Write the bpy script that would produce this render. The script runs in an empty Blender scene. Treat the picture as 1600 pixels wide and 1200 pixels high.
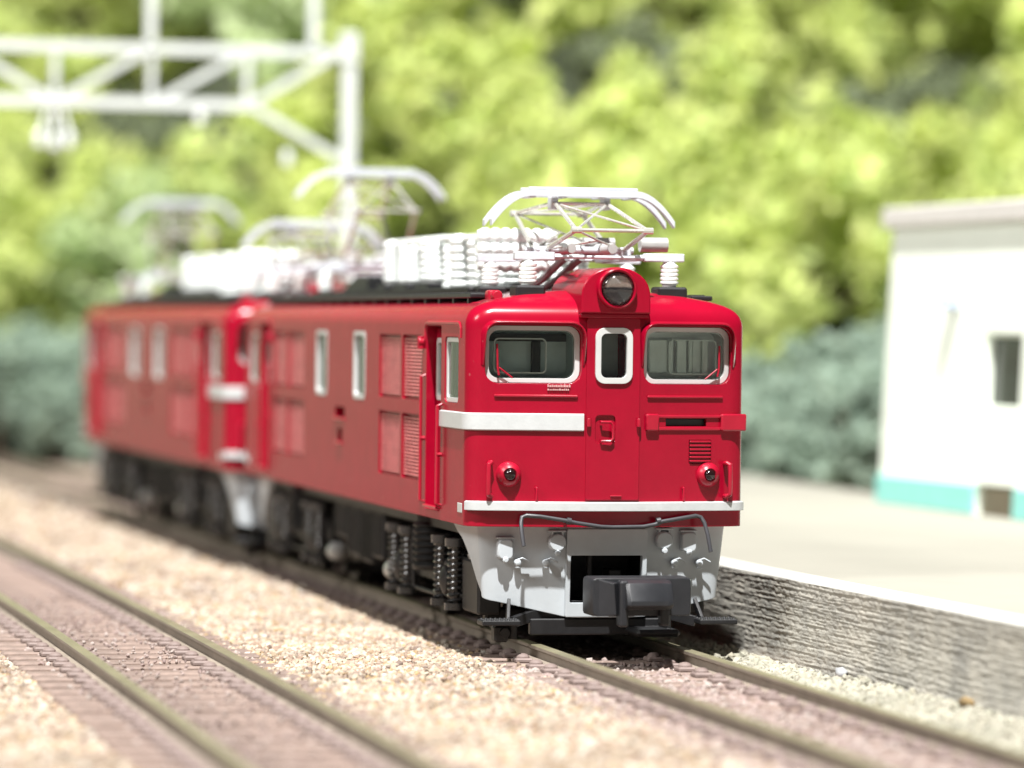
import bpy, bmesh, math, random
import numpy as np
from mathutils import Vector, Matrix

random.seed(11)
rng = np.random.default_rng(11)
S = bpy.context.scene
COL = S.collection
rad = math.radians
ZR = 0.30            # height of the rail heads above the ground sheet (prototype metres)

# ---------------------------------------------------------------- camera
cam_d = bpy.data.cameras.new('camera')
cam = bpy.data.objects.new('camera', cam_d)
COL.objects.link(cam)
S.camera = cam
CAMP = Vector((-9.45953877, -37.78686829, 3.11185658 + ZR))
cR = Vector((0.97554549, -0.21951692, 0.01110443))
cU = Vector((-0.00758548, 0.01686682, 0.99982897))
cF = Vector((0.21966668, 0.97546288, -0.01478921))
cam.matrix_world = Matrix(((cR.x, cU.x, -cF.x, CAMP.x), (cR.y, cU.y, -cF.y, CAMP.y),
                           (cR.z, cU.z, -cF.z, CAMP.z), (0, 0, 0, 1)))
cam_d.sensor_width = 36.0
cam_d.lens = 6219.5 / 1600 * 36
cam_d.clip_start = 0.5
cam_d.clip_end = 2000
cam_d.dof.use_dof = True
cam_d.dof.focus_distance = 38.75
cam_d.dof.aperture_fstop = 0.1399 / 0.46
cam_d.dof.aperture_blades = 0

# ---------------------------------------------------------------- light
w = bpy.data.worlds.new('World')
S.world = w
w.use_nodes = True
bg = w.node_tree.nodes['Background']
bg.inputs['Color'].default_value = (0.97, 0.98, 1.0, 1)
bg.inputs['Strength'].default_value = 0.10

def spot(name, az, el, dist, energy, col, radius, target=(0, 4, 1), cone=46):
    d = bpy.data.lights.new(name, 'SPOT')
    d.energy = energy
    d.color = col
    d.shadow_soft_size = radius
    d.spot_size = rad(cone)
    d.spot_blend = 0.6
    o = bpy.data.objects.new(name, d)
    COL.objects.link(o)
    t = Vector(target)
    o.location = t + dist * Vector((-math.cos(rad(el)) * math.sin(rad(az)), -math.cos(rad(el)) * math.cos(rad(az)), math.sin(rad(el))))
    o.rotation_euler = (t - o.location).to_track_quat('-Z', 'Y').to_euler()
    return o
# the lamp over the layout: high, in front, a little to the left of the track's axis
spot('layout_lamp', 16, 64, 300, 1.13e7, (1.0, 0.985, 0.965), 3.2)
# a broad room lamp well off to the left, much weaker
spot('room_lamp', 72, 36, 320, 2.4e6, (1.0, 0.985, 0.96), 45)

S.view_settings.view_transform = 'Standard'
S.view_settings.look = 'None'
S.view_settings.exposure = 0.0
S.view_settings.gamma = 1.0
S.view_settings.use_curve_mapping = False
S.cycles.max_bounces = 8
S.cycles.transparent_max_bounces = 16

# ---------------------------------------------------------------- materials
MATS = {}
def pmat(name, col, rough=0.5, metal=0.0, var=0.12, vscale=6.0, bump=0.0, bscale=60.0, spec=0.5, bevel=0.0,
         coat=0.0, specks=None, col2=None):
    m = bpy.data.materials.new(name)
    m.use_nodes = True
    nt = m.node_tree
    b = nt.nodes['Principled BSDF']
    b.inputs['Roughness'].default_value = rough
    b.inputs['Metallic'].default_value = metal
    b.inputs['Specular IOR Level'].default_value = spec
    b.inputs['Coat Weight'].default_value = coat
    b.inputs['Coat Roughness'].default_value = 0.15
    tc = nt.nodes.new('ShaderNodeTexCoord')
    n = nt.nodes.new('ShaderNodeTexNoise')
    n.inputs['Scale'].default_value = vscale
    n.inputs['Detail'].default_value = 6
    n.inputs['Roughness'].default_value = 0.65
    nt.links.new(tc.outputs['Object'], n.inputs['Vector'])
    r = nt.nodes.new('ShaderNodeValToRGB')
    r.color_ramp.elements[0].position = 0.3
    r.color_ramp.elements[1].position = 0.7
    c = np.array(col)
    lo, hi = np.clip(c * (1 - var), 0, 1), np.clip(np.array(col2 if col2 else c) * (1 + var), 0, 1)
    r.color_ramp.elements[0].color = (*lo, 1)
    r.color_ramp.elements[1].color = (*hi, 1)
    nt.links.new(n.outputs['Fac'], r.inputs['Fac'])
    out = r.outputs['Color']
    if specks:
        n2 = nt.nodes.new('ShaderNodeTexNoise')
        n2.inputs['Scale'].default_value = specks[0]
        n2.inputs['Detail'].default_value = 2
        nt.links.new(tc.outputs['Object'], n2.inputs['Vector'])
        r2 = nt.nodes.new('ShaderNodeValToRGB')
        r2.color_ramp.elements[0].position = specks[1]
        r2.color_ramp.elements[1].position = specks[1] + 0.03
        r2.color_ramp.elements[0].color = (0, 0, 0, 1)
        r2.color_ramp.elements[1].color = (specks[3],) * 3 + (1,)
        nt.links.new(n2.outputs['Fac'], r2.inputs['Fac'])
        mx = nt.nodes.new('ShaderNodeMix')
        mx.data_type = 'RGBA'
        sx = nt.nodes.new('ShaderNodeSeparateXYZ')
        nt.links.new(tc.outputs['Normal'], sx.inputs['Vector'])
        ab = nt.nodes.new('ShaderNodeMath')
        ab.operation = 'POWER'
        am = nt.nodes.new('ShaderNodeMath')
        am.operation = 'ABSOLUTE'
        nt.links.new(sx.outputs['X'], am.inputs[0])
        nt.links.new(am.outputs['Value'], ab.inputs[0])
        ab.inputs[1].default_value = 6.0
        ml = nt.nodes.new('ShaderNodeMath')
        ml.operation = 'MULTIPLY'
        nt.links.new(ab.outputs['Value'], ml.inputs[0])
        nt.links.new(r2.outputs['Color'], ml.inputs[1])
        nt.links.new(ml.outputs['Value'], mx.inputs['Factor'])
        nt.links.new(out, mx.inputs['A'])
        mx.inputs['B'].default_value = (*specks[2], 1)
        out = mx.outputs['Result']
    nt.links.new(out, b.inputs['Base Color'])
    # roughness breakup
    mr = nt.nodes.new('ShaderNodeMapRange')
    mr.inputs['To Min'].default_value = max(0.02, rough - 0.08)
    mr.inputs['To Max'].default_value = min(1, rough + 0.1)
    nt.links.new(n.outputs['Fac'], mr.inputs['Value'])
    nt.links.new(mr.outputs['Result'], b.inputs['Roughness'])
    nrm = None
    if bevel:
        bv = nt.nodes.new('ShaderNodeBevel')
        bv.samples = 4
        bv.inputs['Radius'].default_value = bevel
        nrm = bv.outputs['Normal']
    if bump:
        nb = nt.nodes.new('ShaderNodeTexNoise')
        nb.inputs['Scale'].default_value = bscale
        nb.inputs['Detail'].default_value = 5
        nt.links.new(tc.outputs['Object'], nb.inputs['Vector'])
        bp = nt.nodes.new('ShaderNodeBump')
        bp.inputs['Strength'].default_value = bump
        bp.inputs['Distance'].default_value = 0.02
        nt.links.new(nb.outputs['Fac'], bp.inputs['Height'])
        if nrm:
            nt.links.new(nrm, bp.inputs['Normal'])
        nrm = bp.outputs['Normal']
    if nrm:
        nt.links.new(nrm, b.inputs['Normal'])
    MATS[name] = m
    return m

def glass_mat(name, tint, refl=0.12):
    m = bpy.data.materials.new(name)
    m.use_nodes = True
    nt = m.node_tree
    nt.nodes.remove(nt.nodes['Principled BSDF'])
    out = nt.nodes['Material Output']
    t = nt.nodes.new('ShaderNodeBsdfTransparent')
    t.inputs['Color'].default_value = (*tint, 1)
    g = nt.nodes.new('ShaderNodeBsdfGlossy')
    g.inputs['Roughness'].default_value = 0.06
    fr = nt.nodes.new('ShaderNodeFresnel')
    fr.inputs['IOR'].default_value = 1.45
    mx = nt.nodes.new('ShaderNodeMixShader')
    nt.links.new(fr.outputs['Fac'], mx.inputs['Fac'])
    nt.links.new(t.outputs['BSDF'], mx.inputs[1])
    nt.links.new(g.outputs['BSDF'], mx.inputs[2])
    nt.links.new(mx.outputs['Shader'], out.inputs['Surface'])
    MATS[name] = m
    return m

def island_mat(name, cols, rough=0.9, noise=0.15, translucent=0.0):
    """colour drawn at random for each loose piece of the mesh"""
    m = bpy.data.materials.new(name)
    m.use_nodes = True
    nt = m.node_tree
    b = nt.nodes['Principled BSDF']
    b.inputs['Roughness'].default_value = rough
    b.inputs['Specular IOR Level'].default_value = 0.25
    g = nt.nodes.new('ShaderNodeNewGeometry')
    r = nt.nodes.new('ShaderNodeValToRGB')
    r.color_ramp.interpolation = 'LINEAR'
    el = r.color_ramp.elements
    el[0].position = 0
    el[1].position = 1
    el[0].color = (*cols[0], 1)
    el[1].color = (*cols[-1], 1)
    for i, c in enumerate(cols[1:-1]):
        e = el.new((i + 1) / (len(cols) - 1))
        e.color = (*c, 1)
    nt.links.new(g.outputs['Random Per Island'], r.inputs['Fac'])
    tc = nt.nodes.new('ShaderNodeTexCoord')
    n = nt.nodes.new('ShaderNodeTexNoise')
    n.inputs['Scale'].default_value = 0.9
    n.inputs['Detail'].default_value = 5
    nt.links.new(tc.outputs['Object'], n.inputs['Vector'])
    h = nt.nodes.new('ShaderNodeHueSaturation')
    mr = nt.nodes.new('ShaderNodeMapRange')
    mr.inputs['From Min'].default_value = 0.3
    mr.inputs['From Max'].default_value = 0.7
    mr.inputs['To Min'].default_value = 1 - noise
    mr.inputs['To Max'].default_value = 1 + noise
    nt.links.new(n.outputs['Fac'], mr.inputs['Value'])
    nt.links.new(mr.outputs['Result'], h.inputs['Value'])
    nt.links.new(r.outputs['Color'], h.inputs['Color'])
    nt.links.new(h.outputs['Color'], b.inputs['Base Color'])
    if translucent:
        tr = nt.nodes.new('ShaderNodeBsdfTranslucent')
        nt.links.new(h.outputs['Color'], tr.inputs['Color'])
        mx = nt.nodes.new('ShaderNodeMixShader')
        mx.inputs['Fac'].default_value = translucent
        nt.links.new(b.outputs['BSDF'], mx.inputs[1])
        nt.links.new(tr.outputs['BSDF'], mx.inputs[2])
        nt.links.new(mx.outputs['Shader'], nt.nodes['Material Output'].inputs['Surface'])
    MATS[name] = m
    return m

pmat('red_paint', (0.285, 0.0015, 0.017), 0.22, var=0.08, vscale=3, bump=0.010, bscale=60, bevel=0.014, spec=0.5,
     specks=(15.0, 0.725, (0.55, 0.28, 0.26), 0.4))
# satin paint: a weak even gloss over the pigment instead of a full dielectric coat
_nt = MATS['red_paint'].node_tree
_b = _nt.nodes['Principled BSDF']
_b.inputs['Specular IOR Level'].default_value = 0.0
_g = _nt.nodes.new('ShaderNodeBsdfGlossy')
_g.inputs['Roughness'].default_value = 0.22
_m = _nt.nodes.new('ShaderNodeMixShader')
_f = _nt.nodes.new('ShaderNodeFresnel')
_f.inputs['IOR'].default_value = 1.09
_a = _nt.nodes.new('ShaderNodeMath')
_a.operation = 'ADD'
_a.inputs[1].default_value = 0.035
_nt.links.new(_f.outputs['Fac'], _a.inputs[0])
_nt.links.new(_a.outputs['Value'], _m.inputs['Fac'])
_nt.links.new(_b.inputs['Normal'].links[0].from_socket, _g.inputs['Normal'])
_nt.links.new(_b.outputs['BSDF'], _m.inputs[1])
_nt.links.new(_g.outputs['BSDF'], _m.inputs[2])
_nt.links.new(_m.outputs['Shader'], _nt.nodes['Material Output'].inputs['Surface'])
pmat('red_trim', (0.34, 0.004, 0.022), 0.33, var=0.08, bump=0.03, bscale=90, bevel=0.01)
pmat('plate_pink', (0.55, 0.30, 0.30), 0.5)
pmat('rib_highlight', (0.62, 0.19, 0.19), 0.35, var=0.35, vscale=14)  # louvre ribs in paler pink: their highlights are put into the colour
pmat('silver_paint', (0.48, 0.50, 0.50), 0.36, var=0.06, vscale=9, bump=0.05, bscale=40, bevel=0.008)
pmat('white_frame', (0.50, 0.51, 0.50), 0.35, var=0.04, bevel=0.008)
pmat('skirt_grey', (0.47, 0.51, 0.535), 0.48, var=0.06, vscale=4, bump=0.03, bscale=80, bevel=0.012)
pmat('black_plastic', (0.009, 0.009, 0.010), 0.45, var=0.25, vscale=8, bump=0.05, bscale=60, bevel=0.01)
pmat('under_black', (0.005, 0.0049, 0.0048), 0.5, var=0.35, vscale=5, bump=0.06, bscale=50, bevel=0.012)
pmat('spring_black', (0.03, 0.03, 0.03), 0.25, var=0.2, spec=0.8)
pmat('under_grey', (0.018, 0.017, 0.0165), 0.5, var=0.25, vscale=5, bevel=0.012)
pmat('coupler_black', (0.020, 0.021, 0.024), 0.36, var=0.12, vscale=5, bevel=0.02)
pmat('dark_rod', (0.045, 0.045, 0.05), 0.35, var=0.1)
pmat('insulator_white', (0.88, 0.93, 0.91), 0.30, var=0.03, spec=0.5)
pmat('pantograph_grey', (0.55, 0.58, 0.62), 0.34, metal=0.0, var=0.05, bevel=0.006)
pmat('bright_metal', (0.66, 0.65, 0.60), 0.25, metal=0.55, var=0.06)
pmat('steel', (0.50, 0.50, 0.49), 0.3, metal=0.35, var=0.08)
pmat('cable_grey', (0.20, 0.20, 0.20), 0.45, var=0.15)
pmat('cab_dark', (0.50, 0.58, 0.58), 0.6, var=0.15, vscale=3)
pmat('cab_light', (0.92, 0.93, 0.96), 0.45, var=0.12, vscale=3)
pmat('cab_clear', (0.85, 0.87, 0.85), 0.15, var=0.1, vscale=4)
pmat('lens_dark', (0.012, 0.004, 0.004), 0.08, var=0.1, spec=0.7)
pmat('reflector', (0.34, 0.30, 0.30), 0.08, metal=1.0, var=0.2, vscale=9)
glass_mat('pane_glass', (0.93, 0.97, 0.95))
m = pmat('lens_glass', (0.95, 0.95, 0.95), 0.03, var=0.0)
m.node_tree.nodes['Principled BSDF'].inputs['Transmission Weight'].default_value = 1.0
m.node_tree.nodes['Principled BSDF'].inputs['IOR'].default_value = 1.5

pmat('rail_side', (0.24, 0.20, 0.16), 0.6, var=0.22, vscale=2.5, bump=0.06, bscale=30)
pmat('rail_top', (0.22, 0.20, 0.125), 0.42, metal=0.25, var=0.2, vscale=2.0, bump=0.05, bscale=40)
pmat('sleeper_brown', (0.205, 0.15, 0.125), 0.75, var=0.35, vscale=5, bump=0.35, bscale=30)
pmat('chair_brown', (0.20, 0.15, 0.135), 0.6, var=0.2, vscale=5)
pmat('bed_sand', (0.27, 0.20, 0.165), 0.95, var=0.25, vscale=1.6, bump=0.8, bscale=14, col2=(0.36, 0.28, 0.225))
pmat('ground_tan', (0.28, 0.24, 0.19), 0.95, var=0.2, vscale=0.6, bump=0.6, bscale=10)
island_mat('stone_cream', [(0.22, 0.155, 0.12), (0.36, 0.29, 0.21), (0.46, 0.40, 0.31), (0.26, 0.18, 0.135), (0.40, 0.33, 0.25),
                           (0.50, 0.46, 0.40), (0.36, 0.25, 0.13), (0.17, 0.125, 0.105), (0.42, 0.36, 0.29), (0.30, 0.21, 0.17)], noise=0.25)
island_mat('stone_pink', [(0.270, 0.201, 0.183), (0.323, 0.258, 0.235), (0.363, 0.315, 0.286), (0.281, 0.212, 0.190), (0.223, 0.166, 0.155)], noise=0.15)
island_mat('stone_pale', [(0.307, 0.292, 0.236), (0.367, 0.349, 0.287), (0.327, 0.321, 0.253), (0.248, 0.236, 0.192), (0.356, 0.330, 0.253)], noise=0.15)
pmat('pebble_grey', (0.36, 0.37, 0.38), 0.6, var=0.2, vscale=6)
pmat('clod_brown', (0.24, 0.17, 0.08), 0.9, var=0.3, vscale=9, bump=0.5)
pmat('platform_top', (0.30, 0.29, 0.245), 0.9, var=0.06, vscale=0.4, bump=0.1, bscale=10)
pmat('coping_white', (0.52, 0.52, 0.48), 0.7, var=0.06, vscale=2, bump=0.1, bscale=20)
pmat('platform_stone', (0.31, 0.305, 0.275), 0.9, var=0.22, vscale=2.2, bump=0.5, bscale=40, col2=(0.39, 0.37, 0.315))
pmat('building_cream', (0.87, 0.93, 0.83), 0.7, var=0.03, vscale=1.0)
pmat('building_teal', (0.26, 0.64, 0.58), 0.6, var=0.1)
pmat('building_roof', (0.62, 0.60, 0.56), 0.7, var=0.08)
pmat('building_brown', (0.22, 0.19, 0.13), 0.7, var=0.1)
pmat('window_dark', (0.03, 0.035, 0.03), 0.15, var=0.1)
pmat('lamp_blue', (0.30, 0.36, 0.50), 0.5, var=0.1)
pmat('gantry_grey', (0.64, 0.68, 0.66), 0.5, var=0.05)
pmat('hill_soil', (0.19, 0.22, 0.15), 0.95, var=0.3, vscale=0.5, bump=0.6, bscale=4)
pmat('bark', (0.09, 0.07, 0.05), 0.9, var=0.25, bump=0.5, bscale=20)
island_mat('leaf_yellow', [(0.573, 0.642, 0.216), (0.711, 0.763, 0.308), (0.642, 0.722, 0.262), (0.504, 0.618, 0.246)], noise=0.2, translucent=0.4)
island_mat('leaf_green', [(0.50, 0.62, 0.33), (0.60, 0.70, 0.40), (0.55, 0.66, 0.36)], noise=0.2, translucent=0.4)
island_mat('leaf_teal', [(0.27, 0.36, 0.29), (0.38, 0.47, 0.37), (0.32, 0.42, 0.35)], noise=0.3, translucent=0.3)
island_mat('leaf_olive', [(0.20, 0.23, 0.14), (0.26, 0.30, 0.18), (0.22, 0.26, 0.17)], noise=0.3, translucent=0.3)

# ---------------------------------------------------------------- mesh helpers
def link(o, parent=None):
    COL.objects.link(o)
    if parent is not None:
        o.parent = parent
    return o

def obj(name, bm, mat, parent=None, angle=35, smooth=True, wn=False):
    bmesh.ops.recalc_face_normals(bm, faces=bm.faces)
    me = bpy.data.meshes.new(name)
    bm.to_mesh(me)
    bm.free()
    for mm in (mat if isinstance(mat, (list, tuple)) else [mat]):
        me.materials.append(MATS[mm])
    if smooth:
        me.polygons.foreach_set('use_smooth', [True] * len(me.polygons))
        me.set_sharp_from_angle(angle=rad(angle))
    o = bpy.data.objects.new(name, me)
    link(o, parent)
    if wn:
        md = o.modifiers.new('wn', 'WEIGHTED_NORMAL')
        md.keep_sharp = True
    return o

def empty(name, loc=(0, 0, 0), parent=None):
    o = bpy.data.objects.new(name, None)
    o.location = loc
    o.empty_display_size = 0.3
    return link(o, parent)

def tag(o, label, cat, group=None, kind=None):
    if kind:
        o['kind'] = kind
    if label:
        o['label'] = label
    if cat:
        o['category'] = cat
    if group:
        o['group'] = group
    return o

def copy_tree(o, parent=None):
    c = o.copy()
    COL.objects.link(c)
    c.parent = parent
    for ch in list(o.children):
        copy_tree(ch, c)
    return c

def NB():
    return bmesh.new()

def box(bm, x0, x1, y0, y1, z0, z1, bev=0.0, seg=1):
    vs = [bm.verts.new((x, y, z)) for x in (x0, x1) for y in (y0, y1) for z in (z0, z1)]
    f = [(0, 1, 3, 2), (4, 6, 7, 5), (0, 4, 5, 1), (2, 3, 7, 6), (0, 2, 6, 4), (1, 5, 7, 3)]
    fs = [bm.faces.new([vs[i] for i in q]) for q in f]
    if bev > 0:
        es = list({e for q in fs for e in q.edges})
        bmesh.ops.bevel(bm, geom=es, offset=bev, segments=seg, affect='EDGES', profile=0.5)

def rings(bm, R, cap=True, closed=False):
    """skin a list of equal-length rings"""
    V = [[bm.verts.new(p) for p in r] for r in R]
    n = len(V[0])
    m = len(V)
    for k in range(m if closed else m - 1):
        a, b = V[k], V[(k + 1) % m]
        for i in range(n):
            bm.faces.new((a[i], a[(i + 1) % n], b[(i + 1) % n], b[i]))
    if cap and not closed:
        bm.faces.new(list(reversed(V[0])))
        bm.faces.new(V[-1])
    return V

def frame_of(d):
    d = d.normalized()
    a = Vector((0, 0, 1)) if abs(d.z) < 0.9 else Vector((1, 0, 0))
    u = d.cross(a).normalized()
    return u, d.cross(u).normalized()

def cyl(bm, p0, p1, r0, r1=None, n=12):
    p0, p1 = Vector(p0), Vector(p1)
    r1 = r0 if r1 is None else r1
    u, v = frame_of(p1 - p0)
    rings(bm, [[p + r * (math.cos(2 * math.pi * i / n) * u + math.sin(2 * math.pi * i / n) * v) for i in range(n)]
               for p, r in ((p0, r0), (p1, r1))])

def lathe(bm, p0, axis, prof, n=16):
    """prof: (distance along the axis, radius)"""
    p0, axis = Vector(p0), Vector(axis).normalized()
    u, v = frame_of(axis)
    rings(bm, [[p0 + axis * a + r * (math.cos(2 * math.pi * i / n) * u + math.sin(2 * math.pi * i / n) * v) for i in range(n)]
               for a, r in prof])

def tube(bm, pts, r, n=8, closed=False):
    P = [Vector(p) for p in pts]
    R = []
    pu = None
    m = len(P)
    for k, p in enumerate(P):
        if closed:
            d = P[(k + 1) % m] - P[k - 1]
        else:
            d = P[min(k + 1, m - 1)] - P[max(k - 1, 0)]
        d.normalize()
        if pu is None:
            u, v = frame_of(d)
        else:
            u = (pu - d * pu.dot(d)).normalized()
            v = d.cross(u)
        pu = u
        R.append([p + r * (math.cos(2 * math.pi * i / n) * u + math.sin(2 * math.pi * i / n) * v) for i in range(n)])
    rings(bm, R, closed=closed)

def bar(bm, p0, p1, w_, h_, up=(0, 0, 1), bev=0.0):
    """rectangular bar between two points"""
    p0, p1 = Vector(p0), Vector(p1)
    d = (p1 - p0).normalized()
    s = d.cross(Vector(up)).normalized()
    t = s.cross(d)
    R = [[p + s * a * w_ / 2 + t * b * h_ / 2 for a, b in ((-1, -1), (1, -1), (1, 1), (-1, 1))] for p in (p0, p1)]
    rings(bm, R)

def rrect(cx, cz, hw, hh, r, n=5):
    out = []
    for (sx, sz, a0) in ((1, 1, 0), (-1, 1, 90), (-1, -1, 180), (1, -1, 270)):
        for i in range(n + 1):
            a = rad(a0 + 90 * i / n)
            out.append((cx + sx * (hw - r) + r * math.cos(a), cz + sz * (hh - r) + r * math.sin(a)))
    return out

def yz(loop, y):            # loop of (x, z) at depth y
    return [(a, y, b) for a, b in loop]

def xz_side(loop, x):       # loop of (y, z) on a side wall
    return [(x, a, b) for a, b in loop]

def ring_prism(bm, outer, inner, d0, d1, place):
    """a flat frame: outer and inner loops between two depths"""
    L_ = [place(outer, d0), place(outer, d1), place(inner, d1), place(inner, d0)]
    rings(bm, L_, closed=True)

LEN = 13.6
def fy(x):
    a = abs(x)
    return -0.24 if a < 0.28 else -0.24 + (a - 0.28) * 0.168

def shear(bm):
    for v in bm.verts:
        v.co.y += fy(v.co.x)
    return bm

def boolean_cut(o, cutter_bm):
    bmesh.ops.recalc_face_normals(cutter_bm, faces=cutter_bm.faces)
    cm = bpy.data.meshes.new('cut')
    cutter_bm.to_mesh(cm)
    cutter_bm.free()
    co = bpy.data.objects.new('cut', cm)
    COL.objects.link(co)
    co.parent = o.parent
    bpy.context.view_layer.update()
    md = o.modifiers.new('b', 'BOOLEAN')
    md.operation = 'DIFFERENCE'
    md.solver = 'EXACT'
    md.object = co
    dg = bpy.context.evaluated_depsgraph_get()
    me = bpy.data.meshes.new_from_object(o.evaluated_get(dg), depsgraph=dg)
    o.modifiers.clear()
    old = o.data
    o.data = me
    bpy.data.meshes.remove(old)
    bpy.data.objects.remove(co)
    bpy.data.meshes.remove(cm)
    me.polygons.foreach_set('use_smooth', [True] * len(me.polygons))
    me.set_sharp_from_angle(angle=rad(28))
    md = o.modifiers.new('wn', 'WEIGHTED_NORMAL')
    md.keep_sharp = True

# ---------------------------------------------------------------- line of the track
_cx = [(-40, 0.1), (-14, -0.02), (-6, 0.0), (0, 0.0), (5, -0.045), (10, -0.11), (14, -0.2), (18, -0.30), (26, -0.50), (45, -1.2), (75, -2.6)]
def curve_x(y):
    for (a, b), (c, d) in zip(_cx, _cx[1:]):
        if a <= y <= c:
            t = (y - a) / (c - a)
            return b + (d - b) * t
    return 0.0
def csm(y):
    return sum(curve_x(y + k) for k in (-3, -1.5, 0, 1.5, 3)) / 5

# ---------------------------------------------------------------- ground
def grid_obj(name, xs, ys, zf, mat, parent=None):
    me = bpy.data.meshes.new(name)
    nx, ny = len(xs), len(ys)
    V = [(x, y, zf(x, y)) for y in ys for x in xs]
    F = [(j * nx + i, j * nx + i + 1, (j + 1) * nx + i + 1, (j + 1) * nx + i) for j in range(ny - 1) for i in range(nx - 1)]
    me.from_pydata(V, [], F)
    me.materials.append(MATS[mat])
    me.polygons.foreach_set('use_smooth', [True] * len(F))
    return link(bpy.data.objects.new(name, me), parent)

def hn(x, y, s=1.0):
    from mathutils import noise
    return noise.noise(Vector((x * s, y * s, 3.7)))

g = grid_obj('ground', np.linspace(-60, 60, 25), np.linspace(-60, 140, 41), lambda x, y: -0.02, 'ground_tan')
tag(g, None, None, kind='structure')
TL = -4.47                       # centre of the left-hand track
def bed_z(x, y):
    c = csm(y)
    k = 0.045 if abs(x - c - TL) < 1.0 else (0.02 if abs(x - c) < 1.0 else 0)
    return 0.075 - k + 0.022 * hn(x, y, 1.3) + 0.012 * hn(x, y, 4)
bed = grid_obj('ballast_bed', np.concatenate([np.arange(-40, -9.1, 2.0), np.arange(-9.0, 2.05, 0.17)]), np.arange(-20, 60, 0.4), bed_z, 'bed_sand')
tag(bed, None, None, kind='structure')

# ---------------------------------------------------------------- track
def rail_mesh(off, y0, y1):
    prof = [(-0.11, 0), (0.11, 0), (0.11, 0.022), (0.03, 0.045), (0.026, 0.11), (0.055, 0.125), (0.055, 0.152), (0.045, 0.16),
            (-0.045, 0.16), (-0.055, 0.152), (-0.055, 0.125), (-0.026, 0.11), (-0.03, 0.045), (-0.11, 0.022)]
    bm = NB()
    R = []
    y = y0
    while y <= y1:
        c = csm(y) + off
        R.append([(c + a, y, ZR - 0.16 + b) for a, b in prof])
        y += 0.8
    V = rings(bm, R)
    for f in bm.faces:
        f.normal_update()
    for f in bm.faces:
        zc = sum(v.co.z for v in f.verts) / len(f.verts)
        if zc > ZR - 0.009 and len(f.verts) == 4:
            f.material_index = 1
    return bm

sl_bm = NB()
box(sl_bm, -1.24, 1.24, -0.13, 0.13, -0.04, 0.10, bev=0.02)
proto_sl = obj('sleeper', sl_bm, 'sleeper_brown')
ch_bm = NB()
box(ch_bm, -0.085, 0.085, -0.10, 0.10, -0.004, 0.045, bev=0.014)
lathe(ch_bm, (0, 0, 0.03), (0, 0, 1), [(0, 0.07), (0.03, 0.066), (0.05, 0.045), (0.058, 0.02)], n=10)
proto_ch = obj('rail_chair', ch_bm, 'chair_brown')

def make_track(off, label, y0, y1):
    t = empty('railway_track', (off, 0, 0))
    tag(t, label, 'track', 'tracks of the layout')
    for s in (-0.66, 0.66):
        r = obj('rail', rail_mesh(off + s, y0, y1), ['rail_side', 'rail_top'], angle=25)
        r.parent = t
        r.matrix_parent_inverse = Matrix.Translation((-off, 0, 0))
    y = y0 + 0.3
    while y < min(y1, 44):
        s = proto_sl.copy()
        COL.objects.link(s)
        s.parent = t
        s.location = (csm(y), y, ZR - 0.16 - 0.10 - 0.002 + random.uniform(-0.012, 0))
        s.rotation_euler.z = random.uniform(-0.02, 0.02) + 0.01
        if -10 < y < 15:
            for cx_ in (-0.835, -0.485, 0.485, 0.835):
                c = proto_ch.copy()
                COL.objects.link(c)
                c.parent = s
                c.location = (cx_, 0, 0.10)
        y += 0.58
    return t
make_track(0, 'railway track that carries the two red locomotives', -15.5, 56)
make_track(TL, 'empty railway track beside the one under the locomotives', -15.5, 56)
bpy.data.objects.remove(proto_sl)
bpy.data.objects.remove(proto_ch)

# ---------------------------------------------------------------- ballast stones
t_ = (1 + 5 ** 0.5) / 2
ICO = np.array([(-1, t_, 0), (1, t_, 0), (-1, -t_, 0), (1, -t_, 0), (0, -1, t_), (0, 1, t_), (0, -1, -t_), (0, 1, -t_),
                (t_, 0, -1), (t_, 0, 1), (-t_, 0, -1), (-t_, 0, 1)]) / math.sqrt(1 + t_ * t_)
IF = np.array([(0, 11, 5), (0, 5, 1), (0, 1, 7), (0, 7, 10), (0, 10, 11), (1, 5, 9), (5, 11, 4), (11, 10, 2), (10, 7, 6), (7, 1, 8),
               (3, 9, 4), (3, 4, 2), (3, 2, 6), (3, 6, 8), (3, 8, 9), (4, 9, 5), (2, 4, 11), (6, 2, 10), (8, 6, 7), (9, 8, 1)])

def tri_mesh(name, V, F, mat, smooth=False):
    me = bpy.data.meshes.new(name)
    me.vertices.add(len(V))
    me.vertices.foreach_set('co', V.astype(np.float32).ravel())
    me.loops.add(F.size)
    me.polygons.add(len(F))
    me.polygons.foreach_set('loop_start', np.arange(0, F.size, F.shape[1], dtype=np.int32))
    me.loops.foreach_set('vertex_index', F.astype(np.int32).ravel())
    me.update(calc_edges=True)
    me.materials.append(MATS[mat])
    me.polygons.foreach_set('use_smooth', [smooth] * len(F))
    return me

def rot_mats(n):
    q = rng.normal(size=(n, 4))
    q /= np.linalg.norm(q, axis=1)[:, None]
    w_, x, y, z = q.T
    return np.stack([1 - 2 * (y * y + z * z), 2 * (x * y - z * w_), 2 * (x * z + y * w_), 2 * (x * y + z * w_), 1 - 2 * (x * x + z * z),
                     2 * (y * z - x * w_), 2 * (x * z - y * w_), 2 * (y * z + x * w_), 1 - 2 * (x * x + y * y)], 1).reshape(n, 3, 3)

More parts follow.
